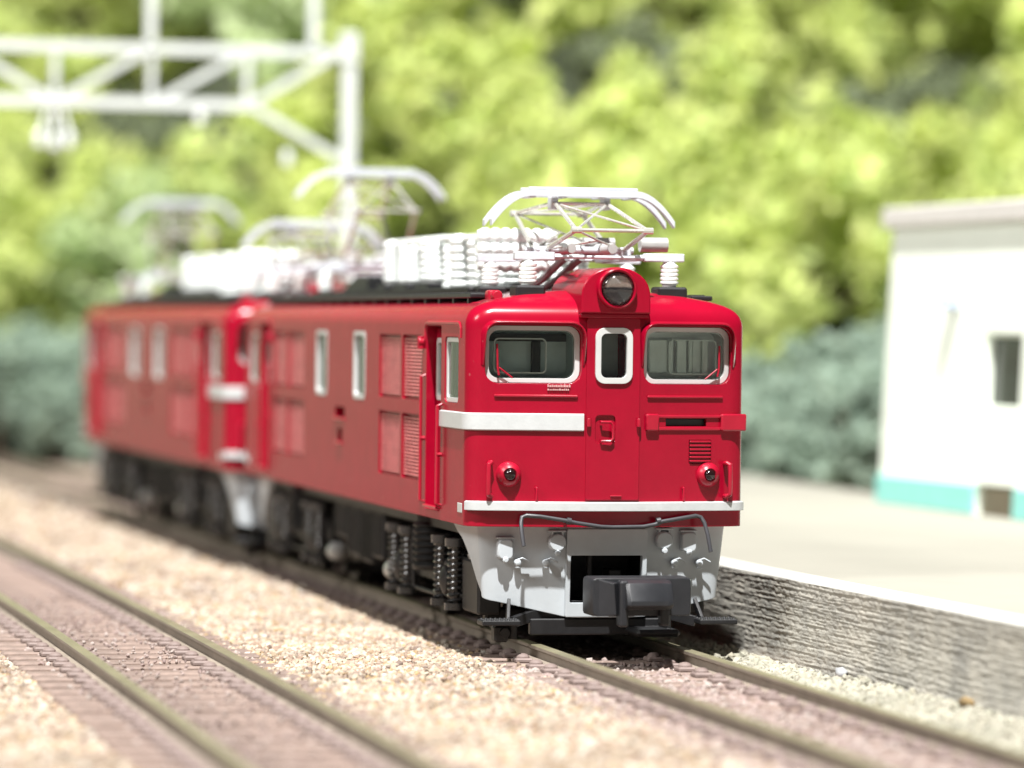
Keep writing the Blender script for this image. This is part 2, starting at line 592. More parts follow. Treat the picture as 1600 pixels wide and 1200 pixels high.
def stones(pos, size):
    n = len(pos)
    b = ICO[None] * (1 + rng.uniform(-0.28, 0.28, (n, 12, 1)))
    b = b * rng.uniform(0.65, 1.2, (n, 1, 3))
    b = np.einsum('nij,nkj->nki', rot_mats(n), b)
    V = b * size[:, None, None] + pos[:, None, :]
    F = IF[None] + (np.arange(n) * 12)[:, None, None]
    return V.reshape(-1, 3), F.reshape(-1, 3)

def scatter(zones):
    P, Z = [], []
    for (x0, x1, y0, y1, dens, s0, s1, dz) in zones:
        n = int((x1 - x0) * (y1 - y0) * dens)
        x = rng.uniform(x0, x1, n)
        y = rng.uniform(y0, y1, n)
        s = rng.uniform(s0, s1, n) / 2
        c = np.array([csm(v) for v in y])
        z = 0.085 + dz + s * 0.35 + rng.uniform(-0.012, 0.015, n)
        P.append(np.stack([x + c, y, z], 1))
        Z.append(s)
    return np.concatenate(P), np.concatenate(Z)

def stone_obj(name, zones, mat):
    p, s = scatter(zones)
    V, F = stones(p, s)
    return tag(link(bpy.data.objects.new(name, tri_mesh(name, V, F, mat))), None, None, kind='stuff')

o = stone_obj('ballast_stones', [(-3.25, -1.15, -14, 9, 480, 0.035, 0.085, 0.01), (-3.6, -3.2, -14, 8, 170, 0.04, 0.08, 0.0), (-1.25, -0.85, -14, 8, 150, 0.04, 0.085, 0.0),
                                 (-6.9, -5.72, -13, 7, 330, 0.035, 0.085, 0.0),
                                 (-3.25, -1.0, 9, 28, 90, 0.07, 0.13, 0.0), (-8.5, -5.4, 7, 45, 14, 0.1, 0.18, 0.0), (-9.5, -6.8, -13, 20, 60, 0.05, 0.12, 0.0), (-3.3, -1, 28, 50, 18, 0.12, 0.2, 0)], 'stone_cream')
o['label'] = 'cream and tan ballast stones spread between and beside the tracks'
o = stone_obj('track_grit', [(-0.58, 0.58, -14, 6, 190, 0.035, 0.085, 0.01), (-1.3, -0.72, -14, -0.5, 220, 0.04, 0.10, 0.0), (TL - 0.58, TL + 0.58, -12, 10, 150, 0.02, 0.055, -0.01), (TL - 0.58, TL + 0.58, -12, 10, 45, 0.015, 0.045, 0.055),
                             (TL - 1.0, TL - 0.75, -12, 10, 45, 0.03, 0.07, 0.02), (TL + 0.75, TL + 1.1, -12, 10, 60, 0.03, 0.07, 0.02), (0.72, 0.95, -14, 4, 120, 0.03, 0.08, 0.0)], 'stone_pink')
o['label'] = 'dusty pinkish grit lying between the rails'
o = stone_obj('foot_crumbs', [(0.86, 1.75, -14, 6, 420, 0.03, 0.10, 0.0), (1.6, 2.25, -14, -2, 330, 0.03, 0.085, 0.02)], 'stone_pale')
o['label'] = 'pale crumbs heaped along the foot of the platform wall'

# a few loose lumps by the platform
for (nm, lab, mat, p_, sz) in (('pebble', 'smooth grey pebble lying at the foot of the platform wall', 'pebble_grey', (1.92, -1.6, 0.14), 0.07),
                               ('clod', 'small brown clod of earth at the foot of the platform wall', 'clod_brown', (2.05, -4.9, 0.16), 0.075)):
    V_, F_ = stones(np.array([p_]), np.array([sz]))
    V_ = (V_ - np.array(p_)) * np.array((0.7, 1.9, 0.8) if nm == 'pebble' else (1, 1, 1.1))
    o = bpy.data.objects.new(nm, tri_mesh(nm, V_, F_, mat, smooth=True))
    o.location = p_
    tag(link(o), lab, 'stone')

# ---------------------------------------------------------------- platform
PZ = ZR + 0.62
_px = [(-40, 2.9), (-14, 2.45), (-6, 2.18), (-1, 2.0), (2, 1.86), (6, 1.77), (10, 1.72), (18, 1.58), (28, 1.38), (45, 0.75), (75, -0.6)]
def plat_x(y):
    for (a, b), (c, d) in zip(_px, _px[1:]):
        if a <= y <= c:
            return b + (d - b) * (y - a) / (c - a)
    return 2.0
plat = empty('station_platform', (5, 0, 0))
tag(plat, 'beige station platform with white edge and rough grey stone side wall', 'platform')
def local(o, par):
    o.parent = par
    o.matrix_parent_inverse = Matrix.Translation(par.location).inverted()
    return o
from mathutils import noise as mnoise
ys = np.concatenate([np.arange(-16, -9.5, 0.12), np.arange(-9.5, 4.5, 0.028), np.arange(4.5, 46, 0.35)])
zs = np.linspace(0.02, PZ - 0.012, 120)
V, F = [], []
for j, z in enumerate(zs):
    for y in ys:
        zz = z + 0.03 * mnoise.noise(Vector((y * 0.35, 0, z * 1.5))) + 0.004 * mnoise.noise(Vector((y * 5, 2.2, z * 9)))
        st = mnoise.noise(Vector((y * 0.55, 5.1, zz * 40)))                      # thin strata
        st2 = mnoise.noise(Vector((y * 2.6, 1.7, zz * 58)))
        gr = mnoise.noise(Vector((y * 17, 4.4, z * 30)))
        big = mnoise.noise(Vector((y * 0.7, 9.0, z * 2.2)))
        x = plat_x(y) - 0.0055 * st - 0.005 * st2 - 0.006 * gr - 0.012 * big * (1 - z / PZ) - 0.06 * (1 - (z / PZ)) ** 2
        V.append((x, y, z))
n = len(ys)
F = [(j * n + i, (j + 1) * n + i, (j + 1) * n + i + 1, j * n + i + 1) for j in range(len(zs) - 1) for i in range(n - 1)]
me = bpy.data.meshes.new('side_wall')
me.from_pydata(V, [], F)
me.materials.append(MATS['platform_stone'])
me.polygons.foreach_set('use_smooth', [True] * len(F))
local(link(bpy.data.objects.new('side_wall', me)), plat)
def strip(name, xo0, xo1, z0, z1, mat, bev=0):
    bm = NB()
    R = []
    for y in np.arange(-16, 46.1, 2):
        a, b = plat_x(y) + xo0, (plat_x(y) + xo1 if xo1 < 5 else xo1)
        e = bev
        R.append([(a, y, z0), (b, y, z0), (b, y, z1), (a + e, y, z1), (a, y, z1 - e)])
    rings(bm, R)
    return local(obj(name, bm, mat, angle=50), plat)
strip('edge_coping', 0.02, 0.42, PZ - 0.03, PZ + 0.004, 'coping_white', 0.012)
strip('deck', 0.44, 9.2, 0.02, PZ, 'platform_top', 0.0)

# ---------------------------------------------------------------- locomotive
def loco_body(root):
    f = [(0.28, -0.24), (1.21, -0.084)]
    p0, p1, p2 = Vector((1.21, -0.084)), Vector((1.40, -0.052)), Vector((1.40, 0.13))
    for i in range(1, 8):
        t = i / 8
        q = p0 * (1 - t) ** 2 + p1 * 2 * t * (1 - t) + p2 * t * t
        f.append((q.x, q.y))
    f.append((1.40, 0.13))
    def ring(d, z):
        s = (1.4 - d) / 1.4
        fr = [(x * s, y * s + 0.42 * d) for x, y in f]
        r = [(x, y) for x, y in fr] + [(x, LEN - y) for x, y in reversed(fr)]
        r += [(-x, LEN - y) for x, y in fr] + [(-x, y) for x, y in reversed(fr)]
        return [(x, y, z) for x, y in r]
    prof = [(0, 1.155), (0, 3.06), (0, 3.12), (0.008, 3.165), (0.026, 3.21), (0.055, 3.25), (0.10, 3.287), (0.17, 3.322), (0.30, 3.363), (0.55, 3.41),
            (0.9, 3.452), (1.37, 3.48)]
    bm = NB()
    rings(bm, [ring(d, z) for d, z in prof])
    body = obj('body', bm, 'red_paint', root)
    cut = NB()
    def both_ends(build):
        for end in (0, 1):
            t = NB()
            build(t)
            shear(t)
            if end:
                for v in t.verts:
                    v.co.y = LEN - v.co.y
            tm = bpy.data.meshes.new('t')
            bmesh.ops.recalc_face_normals(t, faces=t.faces)
            t.to_mesh(tm)
            cut.from_mesh(tm)
            bpy.data.meshes.remove(tm)
            t.free()
    def fw(t):
        for s in (-1, 1):
            a, b = rrect(s * 0.775, 2.83, 0.462, 0.280, 0.12), rrect(s * 0.775, 2.83, 0.412, 0.232, 0.09)
            rings(t, [yz(a, -0.5), yz(a, 0.125), yz(b, 0.125), yz(b, 0.42)])
        a = rrect(0, 2.825, 0.15, 0.235, 0.06)
        rings(t, [yz(a, -0.5), yz(a, 0.5)])
        # slot in the right-hand name board, louvre panel
        box(t, 0.55, 0.98, -0.3, 0.09, 2.14, 2.215)
        box(t, 0.80, 1.035, -0.3, 0.02, 1.775, 2.005)
    both_ends(fw)
    for s in (-1, 1):
        def P(loop, d):                      # d = depth into the wall
            return xz_side(loop, s * (1.4 - d))
        for m in (0, 1):
            Y = (lambda y: LEN - y) if m else (lambda y: y)
            def rect(y0, y1, z0, z1, d):
                a = rrect((Y(y0) + Y(y1)) / 2, (z0 + z1) / 2, abs(y1 - y0) / 2, (z1 - z0) / 2, 0.02, 2)
                rings(cut, [P(a, -0.3), P(a, d)])
            for (y0, y1) in ((2.17, 3.19), (3.29, 4.44)):
                rect(y0, y1, 2.33, 3.0, 0.055)
                rect(y0, y1, 1.505, 2.18, 0.055)
            rect(1.22, 1.95, 1.24, 3.10, 0.13)
            for (y0, y1, z0, z1, r_) in ((5.27, 5.97, 2.27, 3.03, 0.08), (0.40, 1.04, 2.34, 2.99, 0.06)):
                c, h = (Y(y0) + Y(y1)) / 2, (z0 + z1) / 2
                a = rrect(c, h, (y1 - y0) / 2, (z1 - z0) / 2, r_)
                b = rrect(c, h, (y1 - y0) / 2 - 0.045, (z1 - z0) / 2 - 0.04, r_ * 0.8)
                dd = 0.03 if y0 > 2 else 0.05
                rings(cut, [P(a, -0.3), P(a, dd), P(b, dd), P(b, 0.34 if y0 > 2 else 0.19)])
        def rect1(y0, y1, z0, z1, d):
            a = rrect((y0 + y1) / 2, (z0 + z1) / 2, (y1 - y0) / 2, (z1 - z0) / 2, 0.02, 2)
            rings(cut, [P(a, -0.3), P(a, d)])
        rect1(6.49, 7.09, 2.045, 2.165, 0.12)
        rect1(6.64, 6.90, 1.77, 1.92, 0.12)
    boolean_cut(body, cut)
    return body

def front_end(root, rear):
    """everything on one cab end; built for the front and mirrored for the rear"""
    def put(name, bm, mat, parent=None, sh=True, **k):
        if sh:
            shear(bm)
        if rear:
            for v in bm.verts:
                v.co.y = LEN - v.co.y
                v.co.x = -v.co.x
        return obj(name, bm, mat, parent or root, **k)
    # windscreens
    for s in (-1, 1):
        bm = NB()
        a, b = rrect(s * 0.775, 2.83, 0.458, 0.276, 0.116), rrect(s * 0.775, 2.83, 0.413, 0.233, 0.092)
        ring_prism(bm, a, b, 0.07, 0.124, yz)
        fr = put('windscreen_frame', bm, 'white_frame')
        bm = NB()
        rings(bm, [yz(rrect(s * 0.775, 2.83, 0.411, 0.231, 0.09), 0.112), yz(rrect(s * 0.775, 2.83, 0.411, 0.231, 0.09), 0.12)])
        put('pane', bm, 'pane_glass', fr)
        # moulded inner pane edge of the clear glazing
        bm = NB()
        cx_ = s * 0.775 + (-0.10 if s < 0 else 0.09)
        ring_prism(bm, rrect(cx_, 2.815, 0.255, 0.172, 0.05), rrect(cx_, 2.815, 0.243, 0.160, 0.042), 0.13, 0.155, yz)
        put('glazing_edge', bm, 'cab_clear', fr)
        # cab behind the glass
        bm = NB()
        a, b = rrect(s * 0.775, 2.83, 0.410, 0.230, 0.089), rrect(s * 0.775, 2.83, 0.404, 0.224, 0.086)
        rings(bm, [yz(a, 0.128), yz(a, 0.418), yz(b, 0.412), yz(b, 0.128)], cap=False, closed=True)
        box(bm, s * 0.775 - 0.402, s * 0.775 + 0.402, 0.39, 0.41, 2.608, 3.052)
        put('cab_lining', bm, 'cab_dark' if s < 0 else 'cab_light', fr)
        bm = NB()
        if s > 0:
            for (u, w_, d) in ((-0.10, 0.022, 0.26), (0.0, 0.05, 0.22), (0.085, 0.018, 0.19), (0.17, 0.05, 0.25), (0.245, 0.03, 0.20), (-0.22, 0.10, 0.31)):
                box(bm, s * 0.775 + u - w_, s * 0.775 + u + w_, d, d + 0.05, 2.66, 2.985, bev=0.008)
            put('cab_fitting', bm, 'cab_clear', fr)
        else:
            box(bm, -1.15, -0.40, 0.27, 0.30, 2.955, 3.03, bev=0.006)
            box(bm, -0.73, -0.64, 0.30, 0.33, 2.64, 2.955, bev=0.006)
            put('cab_fitting', bm, 'under_grey', fr)
        # wiper
        bm = NB()
        x0 = s * 1.10
        tube(bm, [(x0, 0.025, 2.625), (x0 + s * 0.015, 0.02, 2.70), (x0 + s * 0.02, 0.03, 2.93)], 0.011, 6)
        tube(bm, [(x0 - s * 0.13, 0.03, 2.60), (x0 + s * 0.0, 0.022, 2.70)], 0.009, 6)
        put('wiper', bm, 'red_trim', fr)
        # hood over the windscreen
        o = rrect(s * 0.775, 2.85, 0.505, 0.315, 0.15, 6)
        i_ = rrect(s * 0.775, 2.85, 0.472, 0.285, 0.125, 6)
        bm = NB()
        keep = [k for k in range(len(o)) if o[k][1] > 2.70]
        # upper arc: order from right foot over the top to left foot
        top_o = [o[k] for k in keep if o[k][1] > 2.85]
        top_i = [i_[k] for k in keep if o[k][1] > 2.85]
        top_o = [(o[0][0], 2.72)] + top_o + [(o[7][0] if False else top_o[-1][0], 2.72)]
        top_i = [(top_i[0][0], 2.72)] + top_i + [(top_i[-1][0], 2.72)]
        R = []
        for (ax, az), (bx_, bz) in zip(top_o, top_i):
            pr = 0.10 * min(1, max(0.08, (az - 2.70) / 0.30))
            R.append([(ax, 0.01, az), (ax * 0.4 + bx_ * 0.6, -pr, az * 0.4 + bz * 0.6), (bx_, -pr, bz), (bx_, 0.03, bz)])
        rings(bm, R)
        put('window_hood', bm, 'red_paint', angle=40)
        # ledge bar below the windscreen
        bm = NB()
        x0, x1 = (0.35, 1.15)
        box(bm, min(s * x0, s * x1), max(s * x0, s * x1), -0.022, 0.02, 2.415, 2.440, bev=0.006)
        put('ledge_bar', bm, 'red_trim')
        # tail lamp
        bm = NB()
        c = (s * 1.005, 0, 1.665)
        lathe(bm, (c[0], 0.03, c[2]), (0, -1, 0), [(0, 0.125), (0.045, 0.122), (0.075, 0.108), (0.10, 0.085), (0.115, 0.066), (0.105, 0.058)], n=24)
        tl = put('tail_lamp', bm, 'red_trim')
        bm = NB()
        lathe(bm, (c[0], -0.055, c[2]), (0, -1, 0), [(0, 0.058), (0.03, 0.056), (0.05, 0.044), (0.062, 0.024), (0.066, 0.004)], n=20)
        put('lens', bm, 'lens_dark', tl)
        # corner handrail
        bm = NB()
        hx = s * 1.215
        tube(bm, [(hx - s * 0.03, 0.02, 1.775), (hx - s * 0.03, -0.075, 1.78), (hx, -0.095, 1.765), (hx, -0.10, 1.72), (hx, -0.10, 1.52), (hx, -0.095, 1.475),
                  (hx - s * 0.03, -0.075, 1.455), (hx - s * 0.03, 0.02, 1.455)], 0.024, 8)
        put('handrail', bm, 'red_trim')
        bm = NB()
        tube(bm, [(s * 0.74, 0.02, 1.538), (s * 0.74, -0.035, 1.535), (s * 0.74, -0.04, 1.50), (s * 0.74, -0.035, 1.412)], 0.012, 6)
        put('lamp_bracket', bm, 'red_trim')
    # silver band on the left half, wrapped round the corner
    def wrap_band(x_in, y_side, z0, z1, sgn, mat, name, t=0.028):
        f = [(x_in, fy(x_in)), (0.6, fy(0.6)), (1.0, fy(1.0)), (1.21, -0.084)]
        p0, p1, p2 = Vector((1.21, -0.084)), Vector((1.40, -0.052)), Vector((1.40, 0.13))
        for i in range(1, 9):
            q_ = i / 8
            v = p0 * (1 - q_) ** 2 + p1 * 2 * q_ * (1 - q_) + p2 * q_ * q_
            f.append((v.x, v.y))
        f.append((1.40, y_side))
        R = []
        for k, (x, y) in enumerate(f):
            a, b = Vector(f[max(k - 1, 0)]), Vector(f[min(k + 1, len(f) - 1)])
            d = (b - a).normalized()
            nrm = Vector((d.y, -d.x))
            o_, i2 = Vector((x, y)) + nrm * t, Vector((x, y)) - nrm * 0.01
            R.append([(sgn * i2.x, i2.y, z0), (sgn * o_.x, o_.y, z0 + 0.012), (sgn * o_.x, o_.y, z1 - 0.012), (sgn * i2.x, i2.y, z1)])
        bm = NB()
        rings(bm, R)
        return put(name, bm, mat, sh=False, angle=40)
    wrap_band(0.285, 1.19, 2.085, 2.262, -1, 'silver_paint', 'silver_band')
    # right half: red name-board holder with raised ends
    bm = NB()
    box(bm, 0.335, 0.47, -0.045, 0.01, 2.095, 2.262, bev=0.012)
    box(bm, 1.13, 1.40, -0.045, 0.01, 2.095, 2.262, bev=0.012)
    box(bm, 0.47, 1.13, -0.02, 0.01, 2.222, 2.250, bev=0.004)
    box(bm, 0.47, 1.13, -0.02, 0.01, 2.100, 2.130, bev=0.004)
    put('board_holder', bm, 'red_trim')
    bm = NB()
    box(bm, 0.56, 0.97, 0.05, 0.085, 2.145, 2.21)
    put('board_slot', bm, 'black_plastic')
    bm = NB()
    for k in range(6):
        z = 1.79 + k * 0.038
        box(bm, 0.805, 1.03, -0.018, 0.019, z, z + 0.02, bev=0.004)
    put('louvre', bm, 'red_trim')
    # maker's plate: two rows of raised letters too small to read
    bm = NB()
    for z, h in ((2.515, 0.026), (2.483, 0.018)):
        x = -0.64
        while x < -0.43:
            w_ = random.uniform(0.008, 0.02)
            box(bm, x, x + w_, -0.016, 0.005, z, z + h * random.uniform(0.7, 1))
            x += w_ + 0.006
    put('maker_plate', bm, 'plate_pink')
    # gangway door
    bm = NB()
    ring_prism(bm, rrect(0, 2.305, 0.268, 0.885, 0.02), rrect(0, 2.825, 0.149, 0.234, 0.06), -0.022, 0.01, yz)
    shear(bm)
    if rear:
        for v in bm.verts:
            v.co.y = LEN - v.co.y
            v.co.x = -v.co.x
    door = obj('gangway_door', bm, 'red_paint', root)
    cb = NB()
    a = rrect(-0.075, 2.11, 0.10, 0.135, 0.04)
    rings(cb, [yz(a, -0.4), yz(a, -0.247 + 0.012)])
    if rear:
        for v in cb.verts:
            v.co.y = LEN - v.co.y
            v.co.x = -v.co.x
    boolean_cut(door, cb)
    bm = NB()
    ring_prism(bm, rrect(0, 2.825, 0.186, 0.272, 0.095), rrect(0, 2.825, 0.13, 0.215, 0.055), -0.045, 0.02, yz)
    dw = put('door_window_frame', bm, 'white_frame', door)
    bm = NB()
    a = rrect(0, 2.825, 0.132, 0.217, 0.055)
    rings(bm, [yz(a, 0.0), yz(a, 0.012)])
    put('pane', bm, 'pane_glass', door)
    bm = NB()
    box(bm, -0.148, 0.148, 0.4, 0.44, 2.60, 3.05)
    put('cab_lining', bm, 'cab_dark', door)
    bm = NB()
    tube(bm, [(-0.12, -0.02, 2.185), (-0.12, -0.05, 2.18), (-0.03, -0.055, 2.18), (-0.005, -0.055, 2.15), (-0.005, -0.055, 2.02), (-0.03, -0.055, 1.995),
              (-0.12, -0.05, 1.995), (-0.12, -0.02, 1.99)], 0.014, 6)
    put('handle', bm, 'red_trim', door)
    for x in (-0.245, 0.255):
        bm = NB()
        cyl(bm, (x, -0.045, 2.135), (x, -0.045, 2.215), 0.022, n=10)
        box(bm, x - 0.02, x + 0.02, -0.04, -0.01, 2.15, 2.20)
        put('hinge', bm, 'red_trim', door)
    bm = NB()
    box(bm, -0.02, 0.09, -0.04, -0.01, 1.455, 1.468, bev=0.003)
    put('kick_rib', bm, 'red_trim', door)
    # white strip round the front
    f = [(0.0, -0.24), (0.28, -0.24), (1.21, -0.084), (1.31, -0.066), (1.385, -0.03), (1.40, 0.02)]
    R = []
    ff = [(-x, y) for x, y in reversed(f)] + f[1:]
    for k, (x, y) in enumerate(ff):
        a, b = Vector(ff[max(k - 1, 0)]), Vector(ff[min(k + 1, len(ff) - 1)])
        d = (b - a).normalized()
        nrm = Vector((d.y, -d.x))
        if nrm.y > 0 and abs(x) < 1.3:
            nrm = -nrm
        o_, i2 = Vector((x, y)) + nrm * (0.065 if abs(x) < 1.25 else 0.045 if abs(x) < 1.35 else 0.012), Vector((x, y)) - nrm * 0.01
        R.append([(i2.x, i2.y, 1.31), (o_.x, o_.y, 1.315), (o_.x, o_.y, 1.395), (i2.x, i2.y, 1.405)])
    bm = NB()
    rings(bm, R)
    put('buffer_strip', bm, 'silver_paint', sh=False, angle=40)
    # headlight housing
    bm = NB()
    def arch(k):
        pts = [(0.345 - k, 3.235 + k), (0.345 - k, 3.33), (0.345 - k, 3.40)]
        for i in range(1, 16):
            a = rad(180 * i / 16)
            pts.append(((0.345 - k) * math.cos(a), 3.40 + (0.285 - k) * math.sin(a) ** 0.9))
        return pts + [(-0.345 + k, 3.40), (-0.345 + k, 3.33), (-0.345 + k, 3.235 + k)]
    A, B = arch(0.0), arch(0.012)
    rings(bm, [yz(A, 0.95), yz(A, -0.325), yz(B, -0.335)])
    hh = put('headlight_housing', bm, 'red_paint', sh=False, angle=30)
    bm = NB()
    lathe(bm, (0, -0.20, 3.475), (0, -1, 0), [(0, 0.20), (0.17, 0.20), (0.195, 0.195), (0.205, 0.183), (0.195, 0.165), (0.10, 0.155), (0.099, 0.001)], n=32)
    put('lamp_ring', bm, 'red_paint', hh, sh=False, angle=30)
    bm = NB()
    lathe(bm, (0, -0.385, 3.475), (0, 1, 0), [(0, 0.160), (0.03, 0.14), (0.055, 0.10), (0.07, 0.05), (0.073, 0.002)], n=28)
    put('reflector', bm, 'reflector', hh, sh=False)
    bm = NB()
    lathe(bm, (0, -0.36, 3.475), (0, -1, 0), [(-0.03, 0.06), (0.0, 0.055), (0.012, 0.03), (0.02, 0.02)], n=12)
    box(bm, -0.10, -0.03, -0.375, -0.35, 3.44, 3.50, bev=0.01)
    box(bm, 0.0, 0.05, -0.38, -0.35, 3.36, 3.44, bev=0.01)
    put('bulb', bm, 'lens_dark', hh, sh=False)
    bm = NB()
    lathe(bm, (0, -0.382, 3.475), (0, -1, 0), [(0, 0.160), (0.022, 0.150), (0.045, 0.125), (0.062, 0.09), (0.073, 0.05), (0.077, 0.003)], n=32)
    put('lens', bm, 'lens_glass', hh, sh=False)
    bm = NB()
    box(bm, -0.345, 0.345, -0.30, 0.0, 3.19, 3.238, bev=0.01)
    put('housing_shelf', bm, 'red_paint', hh, sh=False)
    # roof whistle
    bm = NB()
    box(bm, -1.10, -0.98, 0.42, 0.62, 3.30, 3.455, bev=0.03, seg=2)
    lathe(bm, (-1.04, 0.40, 3.40), (0, -1, 0), [(0, 0.05), (0.10, 0.055), (0.12, 0.045)], n=14)
    put('whistle', bm, 'red_trim', sh=False)
    bm = NB()
    box(bm, -1.22, -1.12, 0.35, 0.75, 3.27, 3.335, bev=0.015)
    put('roof_step', bm, 'red_trim', sh=False)

    # skirt ------------------------------------------------------------
    path = []
    for i in range(7):
        path.append((1.25, 1.27 - i * 0.185))
    zb_side = [1.13, 1.05, 1.0, 0.90, 0.78, 0.62, 0.50]
    cz = list(zb_side)
    p0, p1, p2 = Vector((1.25, 0.16)), Vector((1.25, 0.045)), Vector((1.12, 0.02))
    SB = 0.165                         # how far the skirt stands behind the body's front
    ys_ = lambda x: fy(x) + SB
    p2 = Vector((1.10, ys_(1.10)))
    p1 = Vector((1.25, ys_(1.25)))
    for i in range(0, 9):
        t = i / 8
        v = p0 * (1 - t) ** 2 + p1 * 2 * t * (1 - t) + p2 * t * t
        path.append((v.x, v.y))
        cz.append(0.455 - 0.045 * t if i else 0.47)
    for x in (0.95, 0.75, 0.55, 0.40, 0.28, 0.10, 0.0):
        path.append((x, ys_(x)))
        cz.append(0.41 - (1.10 - max(x, 0.38)) / 0.72 * 0.15)
    full = path + [(-x, y) for x, y in reversed(path[:-1])]
    zz = cz + list(reversed(cz[:-1]))
    R = []
    for k, ((x, y), zb) in enumerate(zip(full, zz)):
        a, b = Vector(full[max(k - 1, 0)]), Vector(full[min(k + 1, len(full) - 1)])
        d = (b - a).normalized()
        nrm = Vector((-d.y, d.x))
        i2 = Vector((x, y)) - nrm * 0.06 * (1 if True else 0)
        tp = lambda q, z: (q.x * (1 - 0.055 * (1.15 - z) / 0.75), q.y + 0.05 * (1.15 - z) / 0.75, z)
        q0 = Vector((x, y))
        R.append([tp(q0, 1.16), tp(q0, (1.16 + zb) / 2), tp(q0, zb), tp(i2, zb), tp(i2, 1.16)])
    bm = NB()
    rings(bm, R)
    sk = put('skirt', bm, 'skirt_grey', sh=False, angle=30)
    cb = NB()
    box(cb, -0.365, 0.365, -1, 0.3, 0.405, 0.875)
    if rear:
        for v in cb.verts:
            v.co.y = LEN - v.co.y
    boolean_cut(sk, cb)
    y0 = ys_(0)
    bm = NB()
    ring_prism(bm, rrect(0, 0.70, 0.405, 0.43, 0.01, 1), rrect(0, 0.64, 0.362, 0.232, 0.012, 1), y0 - 0.03, y0 + 0.015, yz)
    for v in bm.verts:
        v.co.y += 0.05 * (1.15 - v.co.z) / 0.75
    put('pocket_frame', bm, 'skirt_grey', sk, sh=False)
    bm = NB()
    box(bm, -0.40, 0.40, y0 + 0.10, y0 + 0.75, 0.36, 0.92)
    fs = [f for f in bm.faces if abs(f.calc_center_median().y - (y0 + 0.10)) < 1e-4]
    bmesh.ops.delete(bm, geom=fs, context='FACES_ONLY')
    put('coupler_pocket', bm, 'under_black', sk, sh=False)
    bm = NB()
    cyl(bm, (-0.1, y0 + 0.3, 0.5), (-0.1, y0 + 0.3, 0.86), 0.03)
    box(bm, 0.08, 0.2, y0 + 0.2, y0 + 0.5, 0.45, 0.72, bev=0.01)
    put('coupler_post', bm, 'under_grey', sk, sh=False)
    def on_skirt(x, z):
        return ys_(x) + 0.05 * (1.15 - z) / 0.75
    for (x, z, kind) in ((-1.0, 0.93, 1), (-0.50, 1.0, 0), (0.58, 1.02, 0), (0.84, 1.0, 1)):
        bm = NB()
        y = on_skirt(x, z)
        if kind:
            a = rrect(x, z, 0.078, 0.10, 0.045)
            b = rrect(x, z, 0.066, 0.088, 0.04)
        else:
            a = rrect(x, z, 0.088, 0.088, 0.087)
            b = rrect(x, z, 0.076, 0.076, 0.075)
        rings(bm, [yz(a, y + 0.03), yz(a, y - 0.075), yz(b, y - 0.09)])
        box(bm, x - 0.085, x + 0.085, y - 0.08, y + 0.02, z + 0.10, z + 0.12, bev=0.006)
        box(bm, x - 0.062, x - 0.04, y - 0.07, y + 0.02, z + 0.05, z + 0.11)
        box(bm, x + 0.04, x + 0.062, y - 0.07, y + 0.02, z + 0.05, z + 0.11)
        lathe(bm, (x, y - 0.06, z - 0.105), (0, -1, 0), [(0, 0.03), (0.035, 0.03), (0.045, 0.02)], n=10)
        put('jumper_socket', bm, 'skirt_grey', sk, sh=False, angle=40)
    for (x, z) in ((-0.875, 0.80), (-0.60, 0.80), (0.70, 0.795), (0.965, 0.79)):
        bm = NB()
        y = on_skirt(x, z)
        lathe(bm, (x, y + 0.03, z), (0, -1, 0), [(0, 0.03), (0.09, 0.036), (0.11, 0.03), (0.118, 0.015)], n=12)
        lathe(bm, (x, y - 0.05, z - 0.02), (0, 0, -1), [(0, 0.026), (0.03, 0.028), (0.04, 0.015)], n=10)
        tube(bm, [(x, y - 0.06, z + 0.028), (x + 0.04, y - 0.08, z + 0.045), (x + 0.105, y - 0.075, z + 0.01)], 0.011, 6)
        put('brake_cock', bm, 'skirt_grey', sk, sh=False, angle=40)
    # uncoupling lever
    bm = NB()
    yl = -0.30
    pts = [(-0.90, yl - 0.06, 0.98), (-0.91, yl - 0.02, 1.10), (-0.91, yl + 0.02, 1.20), (-0.895, yl + 0.05, 1.255), (-0.85, yl + 0.045, 1.27), (-0.72, yl + 0.03, 1.262), (-0.48, yl, 1.225),
           (-0.36, yl - 0.01, 1.20), (-0.12, yl - 0.02, 1.165), (0.0, yl - 0.02, 1.16), (0.30, yl - 0.02, 1.165), (0.42, yl - 0.01, 1.185), (0.50, yl, 1.215), (0.85, yl + 0.045, 1.268),
           (0.90, yl + 0.05, 1.255), (0.93, yl + 0.02, 1.20), (0.955, yl - 0.02, 1.08), (0.975, yl - 0.06, 0.92)]
    tube(bm, pts, 0.021, 8)
    for x in (-0.46, 0.48):
        cyl(bm, (x, yl - 0.0, 1.222), (x - 0.04 * (1 if x > 0 else -1), yl, 1.216), 0.034, n=10)
        box(bm, x - 0.015, x + 0.015, yl, -0.1, 1.20, 1.225)
    put('uncoupling_lever', bm, 'dark_rod', sk, sh=False, angle=60)
    # coupler
    cp = empty('coupler', (0, 0, 0), root)
    def putc(name, bm, mat):
        for v in bm.verts:
            v.co.x += 0.13 if not rear else 0.02
        return put(name, bm, mat, sk2, sh=False, angle=40)
    bpy.data.objects.remove(cp)
    bm = NB()
    cyl_y0, zc = -0.98, 0.525
    # head block: left jaw, hooked lip and right plate
    R = []
    for y, s_ in ((-0.62, 1.0), (-0.90, 1.0), (-0.945, 0.965)):
        R.append(yz(rrect(0.0, zc, 0.50 * s_, 0.185 * s_, 0.035, 2), y))
    rings(bm, R)
    box(bm, -0.12, 0.12, -0.66, 0.1, 0.44, 0.60, bev=0.01)
    for v in bm.verts:
        v.co.x += 0.13 if not rear else 0.0
